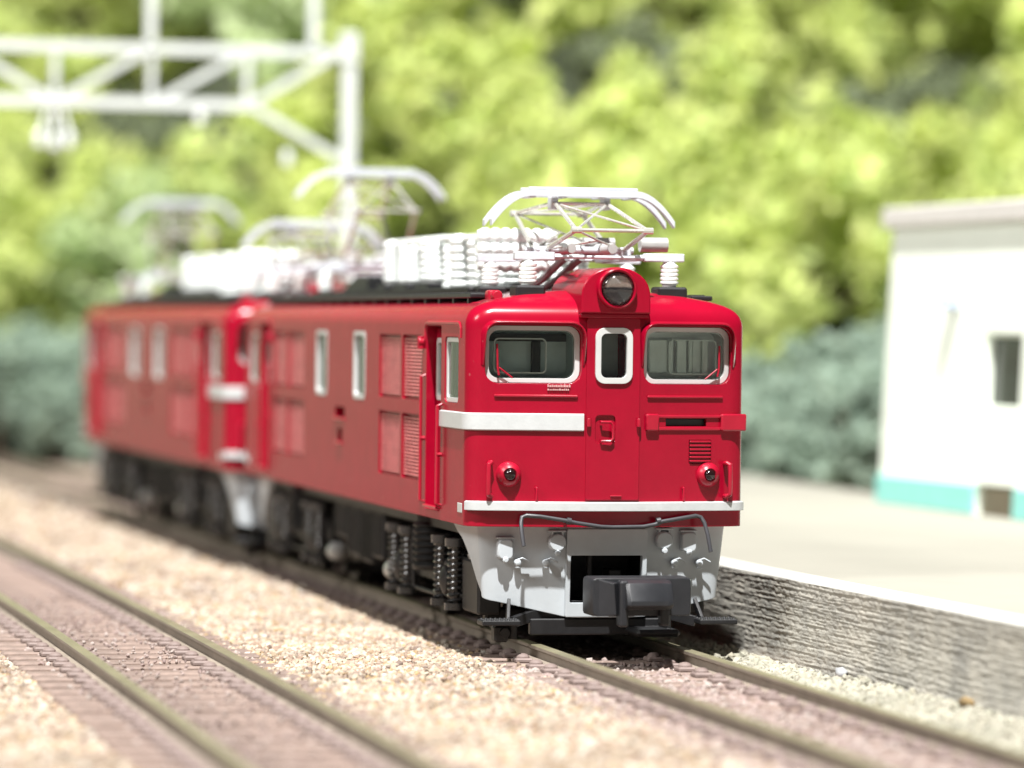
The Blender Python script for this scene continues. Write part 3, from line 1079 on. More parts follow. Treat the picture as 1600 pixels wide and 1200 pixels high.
    sk2 = put('coupler', bm, 'coupler_black', sh=False, angle=30)
    bm = NB()
    prof = [(-0.93, 0.695), (-1.02, 0.70), (-1.10, 0.665), (-1.20, 0.50), (-1.20, 0.455), (-1.13, 0.42), (-1.05, 0.405), (-0.93, 0.41)]
    xs = ((-0.20, 0.04), (-0.17, 0), (0.20, 0), (0.26, 0.06))
    R = []
    for x, sh_ in xs:
        R.append([(x, -0.93 + (y + 0.93) * (1 - sh_ * 2.5), zc + (z - zc) * (1 - sh_)) for y, z in prof])
    rings(bm, R)
    put('hook_lip', (lambda b: ([setattr(v.co, 'x', v.co.x + (0.13 if not rear else 0)) for v in b.verts], b)[1])(bm), 'coupler_black', sk2, sh=False, angle=30)
    for a in ((-0.25, -0.165, -1.09, -0.93, 0.245, 0.69, 0.018), (0.17, 0.26, -1.03, -0.90, 0.25, 0.45, 0.015)):
        bm = NB()
        dx = 0.13 if not rear else 0
        box(bm, a[0] + dx, a[1] + dx, *a[2:6], bev=a[6])
        put('hook_leg', bm, 'coupler_black', sk2, sh=False, angle=30)
    bm = NB()
    R = [[(-0.44, -0.93, 0.70), (-0.30, -1.05, 0.66), (-0.28, -1.06, 0.36), (-0.44, -0.93, 0.34)], [(-0.30, -0.90, 0.70), (-0.22, -0.95, 0.66), (-0.22, -0.95, 0.36), (-0.30, -0.90, 0.34)]]
    rings(bm, R)
    put('jaw', (lambda b: ([setattr(v.co, 'x', v.co.x + (0.13 if not rear else 0)) for v in b.verts], b)[1])(bm), 'coupler_black', sk2, sh=False, angle=30)
    # pilot bar below the skirt and the two foot steps
    bm = NB()
    box(bm, -0.74, 0.66, 0.0, 0.10, 0.09, 0.25, bev=0.01)
    box(bm, 0.22, 0.66, -0.45, 0.08, 0.10, 0.17, bev=0.03)
    box(bm, 0.55, 0.60, -0.30, 0.0, 0.15, 0.36, bev=0.01)
    box(bm, -0.6, 0.6, 0.1, 1.0, 0.16, 0.42)
    put('pilot_bar', bm, 'black_plastic', sh=False)
    for s in (-1, 1):
        bm = NB()
        box(bm, min(s * 0.90, s * 1.28), max(s * 0.90, s * 1.28), -0.28, -0.02, 0.205, 0.255, bev=0.008)
        for i in range(8):
            for j in range(3):
                lathe(bm, (s * (0.925 + i * 0.046), -0.255 + j * 0.09, 0.25), (0, 0, 1), [(0, 0.016), (0.014, 0.014), (0.018, 0.006)], n=6)
        bar(bm, (s * 0.98, -0.05, 0.23), (s * 0.94, 0.10, 0.42), 0.08, 0.03, up=(1, 0, 0))
        bar(bm, (s * 0.92, -0.02, 0.22), (s * 0.62, 0.12, 0.30), 0.08, 0.10)
        put('foot_step', bm, 'black_plastic', sh=False)
    bm = NB()
    cyl(bm, (-0.93, -0.05, 0.06), (-0.93, -0.05, 0.2), 0.045, n=12)
    box(bm, -1.12, -0.98, -0.10, 0.06, 0.03, 0.19, bev=0.02)
    cyl(bm, (-1.02, -0.12, 0.12), (-1.02, 0.08, 0.12), 0.05, n=12)
    put('guard_iron', bm, 'under_grey', sh=False)

def side_parts(root):
    for s in (-1, 1):
        for m in (0, 1):
            Y = (lambda y: LEN - y) if m else (lambda y: y)
            def P(loop, d):
                return [(s * (1.4 - d), Y(a), b) for a, b in loop]
            for (y0, y1) in ((2.17, 3.19), (3.29, 4.44)):
                for (z0, z1) in ((2.33, 3.0), (1.505, 2.18)):
                    bm = NB()
                    ring_prism(bm, rrect((y0 + y1) / 2, (z0 + z1) / 2, (y1 - y0) / 2 - 0.003, (z1 - z0) / 2 - 0.003, 0.02, 2),
                               rrect((y0 + y1) / 2, (z0 + z1) / 2, (y1 - y0) / 2 - 0.035, (z1 - z0) / 2 - 0.02, 0.015, 2), 0.03, 0.05, P)
                    gr = obj('louvre_frame', bm, 'red_paint', root)
                    bm = NB()
                    n = 17
                    a, b = sorted((Y(y0 + 0.04), Y(y1 - 0.04)))
                    for k in range(n):
                        z = z0 + 0.03 + (z1 - z0 - 0.06) * (k + 0.5) / n
                        cyl(bm, (s * (1.4 - 0.036), a, z), (s * (1.4 - 0.036), b, z), 0.009, n=6)
                        for q in range(9):
                            yy = a + (b - a) * (q + 0.5) / 9
                            box(bm, *sorted((s * (1.4 - 0.010), s * (1.4 - 0.04))), yy - 0.028, yy + 0.028, z - 0.008, z + 0.009)
                    obj('louvre_grille', bm, 'rib_highlight', gr, smooth=False)['kind'] = 'stuff'
            # side window and cab window
            for (y0, y1, z0, z1, r_, fd, nm) in ((5.27, 5.97, 2.27, 3.03, 0.08, -0.004, 'side_window_frame'), (0.40, 1.04, 2.34, 2.99, 0.06, 0.015, 'cab_window_frame')):
                c, h, hw, hh = (y0 + y1) / 2, (z0 + z1) / 2, (y1 - y0) / 2, (z1 - z0) / 2
                bm = NB()
                ring_prism(bm, rrect(c, h, hw - 0.004, hh - 0.004, r_), rrect(c, h, hw - 0.055, hh - 0.05, r_ * 0.7), fd, 0.045 if y0 > 2 else 0.05, P)
                fr = obj(nm, bm, 'white_frame', root)
                bm = NB()
                a = rrect(c, h, hw - 0.053, hh - 0.048, r_ * 0.7)
                rings(bm, [P(a, 0.03), P(a, 0.038)])
                obj('pane', bm, 'pane_glass', fr)
                bm = NB()
                box(bm, *sorted((s * 1.085, s * 1.07) if y0 > 2 else (s * 1.235, s * 1.222)), min(Y(y0 + 0.075), Y(y1 - 0.075)), max(Y(y0 + 0.075), Y(y1 - 0.075)), z0 + 0.065, z1 - 0.065)
                yy = Y(y0 + 0.42 * (y1 - y0))
                box(bm, *sorted((s * 1.30, s * 1.26)), yy - 0.05, yy + 0.05, z0 + 0.09, z1 - 0.09)
                obj('lining', bm, 'cab_dark', fr)
            # recessed cab door
            bm = NB()
            a, b = sorted((Y(1.23), Y(1.94)))
            ring_prism(bm, [(q[0], q[1]) for q in rrect(1.585, 2.17, 0.34, 0.90, 0.03)], rrect(1.585, 2.66, 0.24, 0.29, 0.05), 0.10, 0.129, P)
            dr = obj('cab_door', bm, 'red_paint', root)
            bm = NB()
            ring_prism(bm, rrect(1.585, 2.66, 0.265, 0.315, 0.06), rrect(1.585, 2.66, 0.215, 0.265, 0.045), 0.085, 0.115, P)
            obj('window_frame', bm, 'white_frame', dr)
            bm = NB()
            q = rrect(1.585, 2.66, 0.238, 0.288, 0.045)
            rings(bm, [P(q, 0.105), P(q, 0.112)])
            obj('pane', bm, 'pane_glass', dr)
            bm = NB()
            box(bm, *sorted((s * (1.4 - 0.122), s * (1.4 - 0.128))), Y(1.585) - 0.24, Y(1.585) + 0.24, 2.37, 2.95)
            obj('lining', bm, 'cab_dark', dr)
            for yy, z0, z1 in ((1.17, 1.30, 2.32), (2.0, 1.30, 2.60)):
                bm = NB()
                x = s * 1.4
                tube(bm, [(x - s * 0.02, Y(yy), z0), (x + s * 0.045, Y(yy), z0 + 0.02), (x + s * 0.045, Y(yy), z1 - 0.02), (x - s * 0.02, Y(yy), z1)], 0.018, 6)
                for zk in (z0 + (z1 - z0) * 0.5,):
                    cyl(bm, (x - s * 0.01, Y(yy), zk), (x + s * 0.05, Y(yy), zk), 0.022, n=8)
                obj('door_handrail', bm, 'red_trim', root)
            bm = NB()
            box(bm, *sorted((s * 1.39, s * 1.44)), min(Y(1.26), Y(1.9)), max(Y(1.26), Y(1.9)), 1.26, 1.285, bev=0.006)
            obj('door_step', bm, 'red_trim', root)
            bm = NB()
            R = []
            for (yy, zz_) in ((0.30, 2.98), (0.30, 3.08), (0.34, 3.118), (0.40, 3.128), (1.9, 3.128), (1.98, 3.118), (2.02, 3.08), (2.02, 2.95)):
                R.append((s * 1.395, Y(yy), zz_))
            tube(bm, R, 0.02, 6)
            obj('drip_rail', bm, 'red_trim', root)
            bm = NB()
            cyl(bm, (s * 1.38, Y(2.09), 2.93), (s * 1.46, Y(2.09), 2.93), 0.05, n=12)
            cyl(bm, (s * 1.43, Y(2.09), 2.86), (s * 1.43, Y(2.09), 2.99), 0.04, n=12)
            obj('side_lamp', bm, 'red_trim', root)
            bm = NB()
            box(bm, *sorted((s * 1.398, s * 1.406)), min(Y(0.16), Y(0.36)), max(Y(0.16), Y(0.36)), 1.275, 1.37, bev=0.004)
            obj('data_plate', bm, 'white_frame', root)
        bm = NB()
        for (a, b, c, d) in ((6.49, 7.09, 2.045, 2.165), (6.64, 6.90, 1.77, 1.92)):
            box(bm, *sorted((s * 1.39, s * 1.425)), a - 0.03, b + 0.03, c - 0.03, c - 0.004, bev=0.006)
        obj('foot_hole_lip', bm, 'red_trim', root)

def insulator(bm, x, y, z0, z1, r=0.10, ribs=4, axis=(0, 0, 1)):
    L_ = z1 - z0
    pr = [(0, r * 0.75), (0.02, r * 0.75)]
    for k in range(ribs):
        a = 0.03 + (L_ - 0.06) * k / ribs
        b = 0.03 + (L_ - 0.06) * (k + 1) / ribs
        w_ = b - a
        pr += [(a + 0.1 * w_, r * 0.84), (a + 0.25 * w_, r * 0.98), (a + 0.65 * w_, r), (a + 0.85 * w_, r * 0.84)]
    pr += [(L_ - 0.02, r * 0.7), (L_, r * 0.6)]
    lathe(bm, (x, y, z0), axis, pr, n=14)

def pantograph(root, yc, zh, af, ar, front=True):
    """diamond pantograph: base frame is the part, arms and head its sub-parts"""
    zb = 3.79
    d = 1 if front else -1
    bm = NB()
    for yy in (-0.85, 0.85):
        cyl(bm, (-0.5, yc + yy, zb), (0.5, yc + yy, zb), 0.018, n=8)
        for x in (-0.66, 0.66):
            box(bm, x - 0.2, x + 0.2, yc + yy - 0.06, yc + yy + 0.06, zb - 0.036, zb + 0.045, bev=0.008)
    for x in (-0.42, 0.42):
        box(bm, x - 0.035, x + 0.035, yc - 0.85, yc + 0.85, zb - 0.03, zb + 0.03, bev=0.006)
    for yy in (-0.26, 0.26):
        cyl(bm, (-0.50, yc + yy, zb + 0.08), (0.50, yc + yy, zb + 0.08), 0.035, n=10)
        for x in (-0.42, 0.42):
            box(bm, x - 0.05, x + 0.05, yc + yy - 0.06, yc + yy + 0.06, zb, zb + 0.11, bev=0.012)
    pan = obj('pantograph', bm, 'pantograph_grey', root)
    for x in (-0.72, 0.72):
        for yy in (-0.85, 0.85):
            bm = NB()
            insulator(bm, x, yc + yy, 3.50, zb - 0.03, 0.092, 5)
            obj('insulator', bm, 'insulator_white', pan, angle=50)
            bm = NB()
            box(bm, x - 0.15, x + 0.15, yc + yy - 0.15, yc + yy + 0.15, 3.36, 3.505, bev=0.02)
            obj('insulator_base', bm, 'black_plastic', pan)
    bm = NB()
    for x in (-0.22, 0.2):
        cyl(bm, (x, yc - 0.62, zb + 0.09), (x, yc + 0.62, zb + 0.09), 0.048, n=12)
        for k in range(16):
            yy = yc - 0.55 + k * 0.073
            lathe(bm, (x, yy, zb + 0.09), (0, 1, 0), [(0, 0.05), (0.02, 0.062), (0.04, 0.05)], n=10)
    obj('spring', bm, 'steel', pan)
    for (a, b, c, d_, r) in ((0.52, 0.80, -0.45, 0.14, 0.075), (0.10, 0.42, 0.2, 0.16, 0.06)):
        bm = NB()
        cyl(bm, (a, yc + c, zb + d_), (b, yc + c, zb + d_), r, n=14)
        obj('air_cylinder', bm, 'steel', pan)
    za = zb + 0.08
    knees = []
    b_len = None
    for sgn, al in ((-1, af), (1, ar)):
        k = (yc + sgn * (0.26 + 1.12 * math.cos(rad(al))), za + 1.12 * math.sin(rad(al)))
        knees.append(k)
        bm = NB()
        p0 = (yc + sgn * 0.26, za)
        for x0, x1 in ((-0.40, -0.36), (0.40, 0.36)):
            tube(bm, [(x0, p0[0], p0[1]), (x1, k[0], k[1])], 0.024, 8)
            lathe(bm, (x1 - 0.05, k[0], k[1]), (1, 0, 0), [(0, 0.034), (0.1, 0.034)], n=10)
        tube(bm, [(-0.40, p0[0], p0[1]), (0.0, (p0[0] + k[0]) / 2, (p0[1] + k[1]) / 2)], 0.012, 6)
        tube(bm, [(0.40, p0[0], p0[1]), (0.0, (p0[0] + k[0]) / 2, (p0[1] + k[1]) / 2), (-0.36, k[0], k[1])], 0.012, 6)
        tube(bm, [(-0.36, k[0], k[1]), (0.36, k[0], k[1])], 0.018, 8)
        obj('lower_arm', bm, 'bright_metal', pan)
        bm = NB()
        h = (yc + sgn * 0.10, zh - 0.10)
        for s in (-1, 1):
            tube(bm, [(s * 0.36, k[0], k[1]), (s * 0.27, h[0], h[1])], 0.021, 8)
        tube(bm, [(-0.36, k[0], k[1]), (0.27, h[0], h[1])], 0.013, 6)
        tube(bm, [(0.36, k[0], k[1]), (-0.27, h[0], h[1])], 0.013, 6)
        tube(bm, [(-0.30, h[0], h[1]), (0.30, h[0], h[1])], 0.016, 8)
        obj('upper_arm', bm, 'bright_metal', pan)
    # collector head with drooping horns
    bm = NB()
    for yy in (-0.17, 0.17):
        pts = []
        for i in range(0, 8):
            t = i / 7
            pts.append((-0.945 + 0.40 * t, zh - 0.30 * (1 - t) ** 1.9))
        pts += [(-0.3, zh), (0.3, zh)]
        pts += [(-x, z) for x, z in reversed(pts[:8])]
        R = [[(x, yc + yy - 0.05, z - 0.035), (x, yc + yy + 0.05, z - 0.035), (x, yc + yy + 0.05, z + 0.03), (x, yc + yy - 0.05, z + 0.03)] for x, z in pts]
        rings(bm, R)
    for x in (-0.52, 0.52, -0.2, 0.2):
        box(bm, x - 0.03, x + 0.03, yc - 0.2, yc + 0.2, zh - 0.05, zh + 0.01, bev=0.005)
    for x in (-0.27, 0.27):
        box(bm, x - 0.035, x + 0.035, yc - 0.09, yc + 0.09, zh - 0.16, zh - 0.03, bev=0.008)
    obj('collector_head', bm, 'pantograph_grey', pan, angle=35)
    bm = NB()
    for yy in (-0.17, 0.17):
        box(bm, -0.56, 0.56, yc + yy - 0.04, yc + yy + 0.04, zh + 0.03, zh + 0.058, bev=0.006)
    obj('contact_strip', bm, 'pantograph_grey', pan)
    return pan

def roof_parts(root):
    pantograph(root, 1.22, 4.44, 9, 21)
    pantograph(root, 12.42, 5.03, 36, 36)
    for s in (-1, 1):
        bm = NB()
        box(bm, s * 1.13 - 0.11, s * 1.13 + 0.11, 0.62, LEN - 0.62, 3.375, 3.425, bev=0.01)
        for k in range(18):
            y = 0.8 + k * 0.7
            box(bm, s * 1.13 - 0.09, s * 1.13 + 0.09, y, y + 0.06, 3.28, 3.38)
        wk = obj('roof_walkway', bm, 'black_plastic', root)
        bm = NB()
        x = s * 1.13
        for k in range(60):
            y = 0.8 + k * 0.2
            box(bm, x - 0.08, x + 0.08, y, y + 0.05, 3.424, 3.436)
        obj('tread_rib', bm, 'under_grey', wk, smooth=False)['kind'] = 'stuff'
    # high-tension gear: ribbed white insulators on dark boxes, bus bars above
    spots = []
    for k in range(9):
        y = 2.75 + k * 0.62
        spots.append((-0.62 + 0.05 * (k % 2), y, 3.56 if k > 3 else 3.47, 3.98 + 0.05 * ((k * 7) % 3), 0.115))
    for k in range(8):
        spots.append((-0.25 + 0.06 * (k % 3), 3.0 + k * 0.7, 3.5, 4.02 + 0.06 * (k % 2), 0.11))
    for k in range(7):
        spots.append((0.42, 2.9 + k * 0.85, 3.5, 3.98, 0.11))
    for (x, y, z0, z1, r) in spots:
        bm = NB()
        insulator(bm, x, y, z0, z1, r, 6)
        i_ = obj('insulator', bm, 'insulator_white', root, angle=50)
        bm = NB()
        box(bm, x - 0.14, x + 0.14, y - 0.20, y + 0.20, 3.38, z0 + 0.01, bev=0.015)
        obj('insulator_base', bm, 'black_plastic', i_)
    bm = NB()
    for k, (z, x) in enumerate(((3.80, -0.42), (3.93, -0.42), (4.03, -0.40))):
        insulator(bm, x - 0.3, 2.35 + 0.02 * k, 0, 0.75, 0.085, 7, axis=(1, 0, 0))
        for v in bm.verts:
            pass
    bm.free()
    for k, z in enumerate((3.74, 3.90, 4.03)):
        bm = NB()
        L0 = NB()
        pr = [(0, 0.06)]
        for q in range(7):
            pr += [(0.03 + q * 0.11, 0.066), (0.06 + q * 0.11, 0.088), (0.10 + q * 0.11, 0.088), (0.13 + q * 0.11, 0.066)]
        pr += [(0.84, 0.05)]
        lathe(bm, (-0.78, 2.42, z), (1, 0, 0.0), pr, n=14)
        L0.free()
        obj('lightning_arrester', bm, 'insulator_white', root, angle=50)
    bm = NB()
    tube(bm, [(-0.6, 2.75, 4.02), (-0.6, 5.0, 4.06), (-0.58, 8.1, 4.05)], 0.035, 8)
    tube(bm, [(-0.22, 2.9, 4.08), (-0.2, 8.2, 4.08)], 0.03, 8)
    tube(bm, [(0.42, 2.3, 4.0), (0.42, 8.6, 4.0), (0.1, 10.2, 3.9)], 0.03, 8)
    obj('bus_bar', bm, 'insulator_white', root)
    bm = NB()
    pr = [(8.55, 3.40), (10.4, 3.40), (10.4, 3.52), (9.5, 3.68), (8.55, 3.68)]
    rings(bm, [[(x, y, z) for y, z in pr] for x in (-0.75, 0.55)])
    bmesh.ops.bevel(bm, geom=list(bm.edges), offset=0.03, segments=2, affect='EDGES')
    obj('circuit_breaker', bm, 'black_plastic', root)
    bm = NB()
    for x in (-0.16, 0.0):
        tube(bm, [(x - 0.25, 1.9, 3.46), (x - 0.12, 1.6, 3.58), (x, 1.3, 3.76), (x + 0.02, 1.15, 3.80)], 0.04, 8)
    obj('cable', bm, 'cable_grey', root)
    bm = NB()
    box(bm, -0.92, 0.92, 2.2, 11.4, 3.38, 3.50, bev=0.02)
    obj('roof_base', bm, 'under_black', root)
    for (x, y) in ((-0.1, 0.75), (0.25, 0.8)):
        bm = NB()
        insulator(bm, x, y, 3.42, 3.66, 0.10, 3)
        obj('insulator', bm, 'insulator_white', root, angle=50)

def bogie(root, yc, flip):
    bm = NB()
    for s in (-1, 1):
        x0, x1 = sorted((s * 1.02, s * 1.14))
        pr = [(-2.0, 0.62), (-1.75, 0.78), (-0.7, 0.78), (-0.45, 0.58), (0.45, 0.58), (0.7, 0.78), (1.75, 0.78), (2.0, 0.62), (2.0, 0.50), (1.6, 0.56), (0.6, 0.46), (-0.6, 0.46), (-1.6, 0.56), (-2.0, 0.50)]
        R = [[(x, yc + a, b) for a, b in pr] for x in (x0, x1)]
        rings(bm, R)
    box(bm, -1.02, 1.02, yc - 0.4, yc + 0.4, 0.45, 0.95)
    box(bm, -0.58, 0.58, yc - 2.0, yc + 2.0, 0.2, 1.0)
    bo = obj('bogie', bm, 'under_black', root)
    for s in (-1, 1):
        for a in (-1.2, 1.2):
            bm = NB()
            lathe(bm, (s * 0.585, yc + a, 0.52), (s, 0, 0), [(0, 0.56), (0.03, 0.57), (0.03, 0.52), (0.14, 0.515), (0.14, 0.42), (0.11, 0.40), (0.11, 0.15), (0.15, 0.12), (0.17, 0.0)], n=28)
            obj('wheel', bm, 'under_grey', bo, angle=30)
            bm = NB()
            box(bm, *sorted((s * 0.95, s * 1.20)), yc + a - 0.2, yc + a + 0.2, 0.33, 0.72, bev=0.03)
            lathe(bm, (s * 1.19, yc + a, 0.52), (s, 0, 0), [(0, 0.15), (0.05, 0.145), (0.07, 0.10), (0.09, 0.05), (0.09, 0.0)], n=16)
            obj('axle_box', bm, 'under_grey', bo)
            for e in (-0.34, 0.34):
                bm = NB()
                pts = []
                for k in range(97):
                    an = k / 96 * 2 * math.pi * 10
                    pts.append((s * 1.18 + 0.08 * math.cos(an), yc + a + e + 0.08 * math.sin(an), 0.30 + 0.60 * k / 96))
                tube(bm, pts, 0.017, 6)
                cyl(bm, (s * 1.18, yc + a + e, 0.24), (s * 1.18, yc + a + e, 0.31), 0.12, n=14)
                cyl(bm, (s * 1.18, yc + a + e, 0.88), (s * 1.18, yc + a + e, 0.96), 0.12, n=14)
                cyl(bm, (s * 1.18, yc + a + e, 0.24), (s * 1.18, yc + a + e, 0.96), 0.05, n=8)
                obj('coil_spring', bm, 'spring_black', bo)
        # ribbed air bellows in the middle, brake gear, sand box at the outer end
        bm = NB()
        pr = [(0, 0.22)]
        for k in range(7):
            pr += [(0.05 + k * 0.07, 0.24), (0.085 + k * 0.07, 0.20)]
        pr += [(0.56, 0.20)]
        lathe(bm, (s * 1.08, yc, 0.55), (0, 0, 1), pr, n=18)
        obj('bellows', bm, 'under_black', bo)
        e = -1 if not flip else 1
        ye = yc + e * 2.0
        bm = NB()
        y0_, y1_ = sorted((yc + e * 1.72, yc + e * 2.45))
        box(bm, *sorted((s * 0.92, s * 1.16)), y0_, y1_, 0.25, 0.78, bev=0.025)
        sb = obj('sand_box', bm, 'under_grey', bo)
        bm = NB()
        for k in (0, 1):
            yy = yc + e * (2.0 + k * 0.22)
            bar(bm, (s * 1.16, yy, 0.80), (s * 0.92, yy - 0.08, 0.90), 0.05, 0.025, up=(0, 1, 0))
        obj('lid_bar', bm, 'steel', sb)
        bm = NB()
        yi = yc - e * 2.1
        lathe(bm, (s * 1.1, yi - 0.16, 0.42), (0, 1, 0), [(0, 0.06), (0.03, 0.11), (0.2, 0.11), (0.24, 0.07), (0.36, 0.04)], n=14)
        obj('brake_cylinder', bm, 'steel', bo)
        bm = NB()
        tube(bm, [(s * 1.14, yc - 1.9, 0.40), (s * 1.16, yc - 0.5, 0.33), (s * 1.16, yc + 0.5, 0.33), (s * 1.14, yc + 1.9, 0.40)], 0.022, 6)
        for a in (-0.62, 0.62):
            tube(bm, [(s * 1.17, yc + a, 0.95), (s * 1.19, yc + a, 0.72), (s * 1.17, yc + a, 0.32)], 0.025, 6)
        obj('brake_rod', bm, 'under_grey', bo)
    for a in (-2.1, 1.95):
        bm = NB()
        box(bm, -1.0, 1.0, yc + a, yc + a + 0.15, 0.16, 0.30, bev=0.02)
        obj('end_beam', bm, 'under_black', bo)

def underframe(root):
    bm = NB()
    box(bm, -1.18, 1.18, 0.35, LEN - 0.35, 1.02, 1.16)
    obj('underframe', bm, 'under_black', root)
    for s in (-1, 1):
        for (y0, y1, z0, m) in ((5.35, 5.95, 0.50, 'under_grey'), (6.0, 6.6, 0.42, 'under_black'), (6.7, 7.4, 0.45, 'under_grey'), (7.5, 8.25, 0.62, 'under_grey')):
            bm = NB()
            box(bm, *sorted((s * 0.55, s * 1.17)), y0, y1, z0, 1.02, bev=0.025)
            for k in range(4):
                yy = y0 + 0.06 + k * (y1 - y0 - 0.12) / 3
                box(bm, *sorted((s * 1.165, s * 1.19)), yy - 0.015, yy + 0.015, z0 + 0.04, 0.98)
            obj('equipment_box', bm, m, root)
    bm = NB()
    box(bm, -0.5, 0.5, 5.0, 8.6, 0.5, 1.02)
    obj('centre_tank', bm, 'under_black', root)

root = empty('electric_locomotive', (0, 0, ZR))
tag(root, 'red model electric locomotive with its silver-banded cab front uncovered, ahead of its twin', 'locomotive', 'pair of red locomotives')
loco_body(root)
for r_ in (False, True):
    front_end(root, r_)
side_parts(root)
roof_parts(root)
underframe(root)
bogie(root, 2.95, False)
bogie(root, LEN - 2.95, True)
root.rotation_euler.z = 0.004
second = copy_tree(root)
second['label'] = 'red model electric locomotive coupled behind its twin, cab front hidden by the one ahead'
second.location = (-0.22, 14.3, ZR)
second.rotation_euler.z = 0.022

# ---------------------------------------------------------------- building
BX, BY = 8.28, 16.9
bld = empty('station_hut', (BX, BY, PZ))
tag(bld, 'cream station hut with teal plinth and grey roof beside the platform', 'building')
bm = NB()
box(bm, 0, 4.5, -9.5, 0, 0.0, 3.95)
wl = obj('wall', bm, 'building_cream', bld)
cb = NB()
box(cb, -0.5, 0.3, -4.95, -3.65, 1.45, 2.46)
box(cb, -0.5, 0.3, -5.0, -3.6, -0.2, 0.42)
boolean_cut(wl, cb)
for (y0, y1) in ((-3.6, 0.03), (-9.5, -5.0)):
    bm = NB()
    box(bm, -0.05, 0.02, y0, y1, 0.003, 0.40, bev=0.01)
    obj('plinth', bm, 'building_teal', bld)
bm = NB()
box(bm, 0.1, 0.28, -4.98, -3.62, 0.003, 0.40)
obj('doorstep', bm, 'building_brown', bld)
bm = NB()
ring_prism(bm, rrect(-4.30, 1.955, 0.645, 0.50, 0.01, 1), rrect(-4.30, 1.955, 0.61, 0.465, 0.01, 1), 0.06, 0.12, lambda l, d: [(d, a, b) for a, b in l])
wf = obj('window_frame', bm, 'building_cream', bld)
bm = NB()
box(bm, 0.13, 0.16, -4.94, -3.66, 1.46, 2.45)
obj('pane', bm, 'window_dark', wf)
bm = NB()
box(bm, -0.10, 4.8, -9.8, 0.25, 3.95, 4.24, bev=0.03)
rf = obj('roof', bm, 'building_roof', bld)
bm = NB()
cyl(bm, (0.02, -2.55, 2.90), (-0.10, -2.55, 2.93), 0.04)
lathe(bm, (-0.12, -2.55, 3.0), (0, 0, -1), [(0, 0.06), (0.08, 0.12), (0.2, 0.14), (0.22, 0.07)], n=14)
obj('wall_lamp', bm, 'lamp_blue', bld)
bld.rotation_euler = (0, rad(2.6), rad(3))

# ---------------------------------------------------------------- overhead-line gantry
GY = 29.0
GX = 2.68
gan = empty('overhead_line_gantry', (GX, GY, PZ))
tag(gan, 'pale grey lattice gantry for overhead wires spanning both tracks', 'gantry')
bm = NB()
box(bm, -0.11, 0.11, -0.11, 0.11, 0, 7.52 - PZ + ZR, bev=0.02)
box(bm, -0.14, 0.14, -0.14, 0.14, 7.52 - PZ + ZR, 7.75 - PZ + ZR + 0.3, bev=0.03)
box(bm, -0.35, 0.35, -0.35, 0.35, 0, 0.3, bev=0.03)
obj('post', bm, 'gantry_grey', gan)
bm = NB()
box(bm, -10.8, -10.5, -0.15, 0.15, -PZ, 7.8 - PZ + ZR, bev=0.02)
obj('post', bm, 'gantry_grey', gan)
zt, zb_ = 7.70 + ZR - PZ, 6.78 + ZR - PZ
bm = NB()
bar(bm, (-10.6, 0, zt), (0, 0, zt), 0.15, 0.17)
obj('top_chord', bm, 'gantry_grey', gan)
bm = NB()
bar(bm, (-8.9, 0, zb_), (-1.7, 0, zb_), 0.15, 0.17)
obj('bottom_chord', bm, 'gantry_grey', gan)
for (a, b) in (((-1.7, zb_), (-0.1, zb_ - 0.9)), ((-1.75, zb_), (-0.2, zt)), ((-3.35, zb_), (-1.75, zt)), ((-5.0, zb_), (-3.4, zt)), ((-5.0, zb_), (-6.6, zt)), ((-6.6, zt), (-8.3, zb_)), ((-8.9, zb_), (-10.5, zb_ - 0.9))):
    bm = NB()
    bar(bm, (a[0], 0, a[1]), (b[0], 0, b[1]), 0.12, 0.13, up=(0, 1, 0))
    obj('brace', bm, 'gantry_grey', gan)
for x in (-1.75, -3.38, -5.0, -6.6):
    bm = NB()
    box(bm, x - 0.055, x + 0.055, -0.055, 0.055, zb_, zt, bev=0.01)
    obj('strut', bm, 'gantry_grey', gan)
for x in (-0.62, -3.4):
    bm = NB()
    box(bm, x - 0.075, x + 0.075, -0.075, 0.075, zt, zt + 2.2, bev=0.01)
    obj('upright', bm, 'gantry_grey', gan)
for (x, z) in ((-2.55, zb_ - 0.12), (-1.05, zb_ - 0.78), (-5.0, zb_ - 0.6), (-5.25, zb_ - 0.55), (-4.75, zb_ - 0.55)):
    bm = NB()
    insulator(bm, x, 0, z - 0.22, z + 0.03, 0.085, 3)
    if x < -4:
        bar(bm, (x, 0, z), (-5.0 + (x + 5.0) * 0.3, 0, zb_), 0.06, 0.06, up=(0, 1, 0))
    obj('insulator', bm, 'insulator_white', gan)

# ---------------------------------------------------------------- wooded hillside
def yb(x):
    P = [(-60, 48), (-10, 52), (1, 52), (6, 42), (9, 30), (12, 27), (22, 30), (60, 30)]
    for (a, b), (c, d) in zip(P, P[1:]):
        if a <= x <= c:
            return b + (d - b) * (x - a) / (c - a)
    return 40
def hill_z(x, y):
    t = y - yb(x)
    if t < 0:
        return -0.5 + max(t, -2) * 0.1
    u = max(0.0, t - 13)
    return -0.1 + 0.08 * t + 0.72 * u * (1 - math.exp(-u / 3.0)) + 0.5 * hn(x, y, 0.18) * min(1, t / 4)
hill = grid_obj('hillside', np.arange(-34, 60, 1.0), np.arange(24, 112, 1.0), hill_z, 'hill_soil')
tag(hill, None, None, kind='structure')

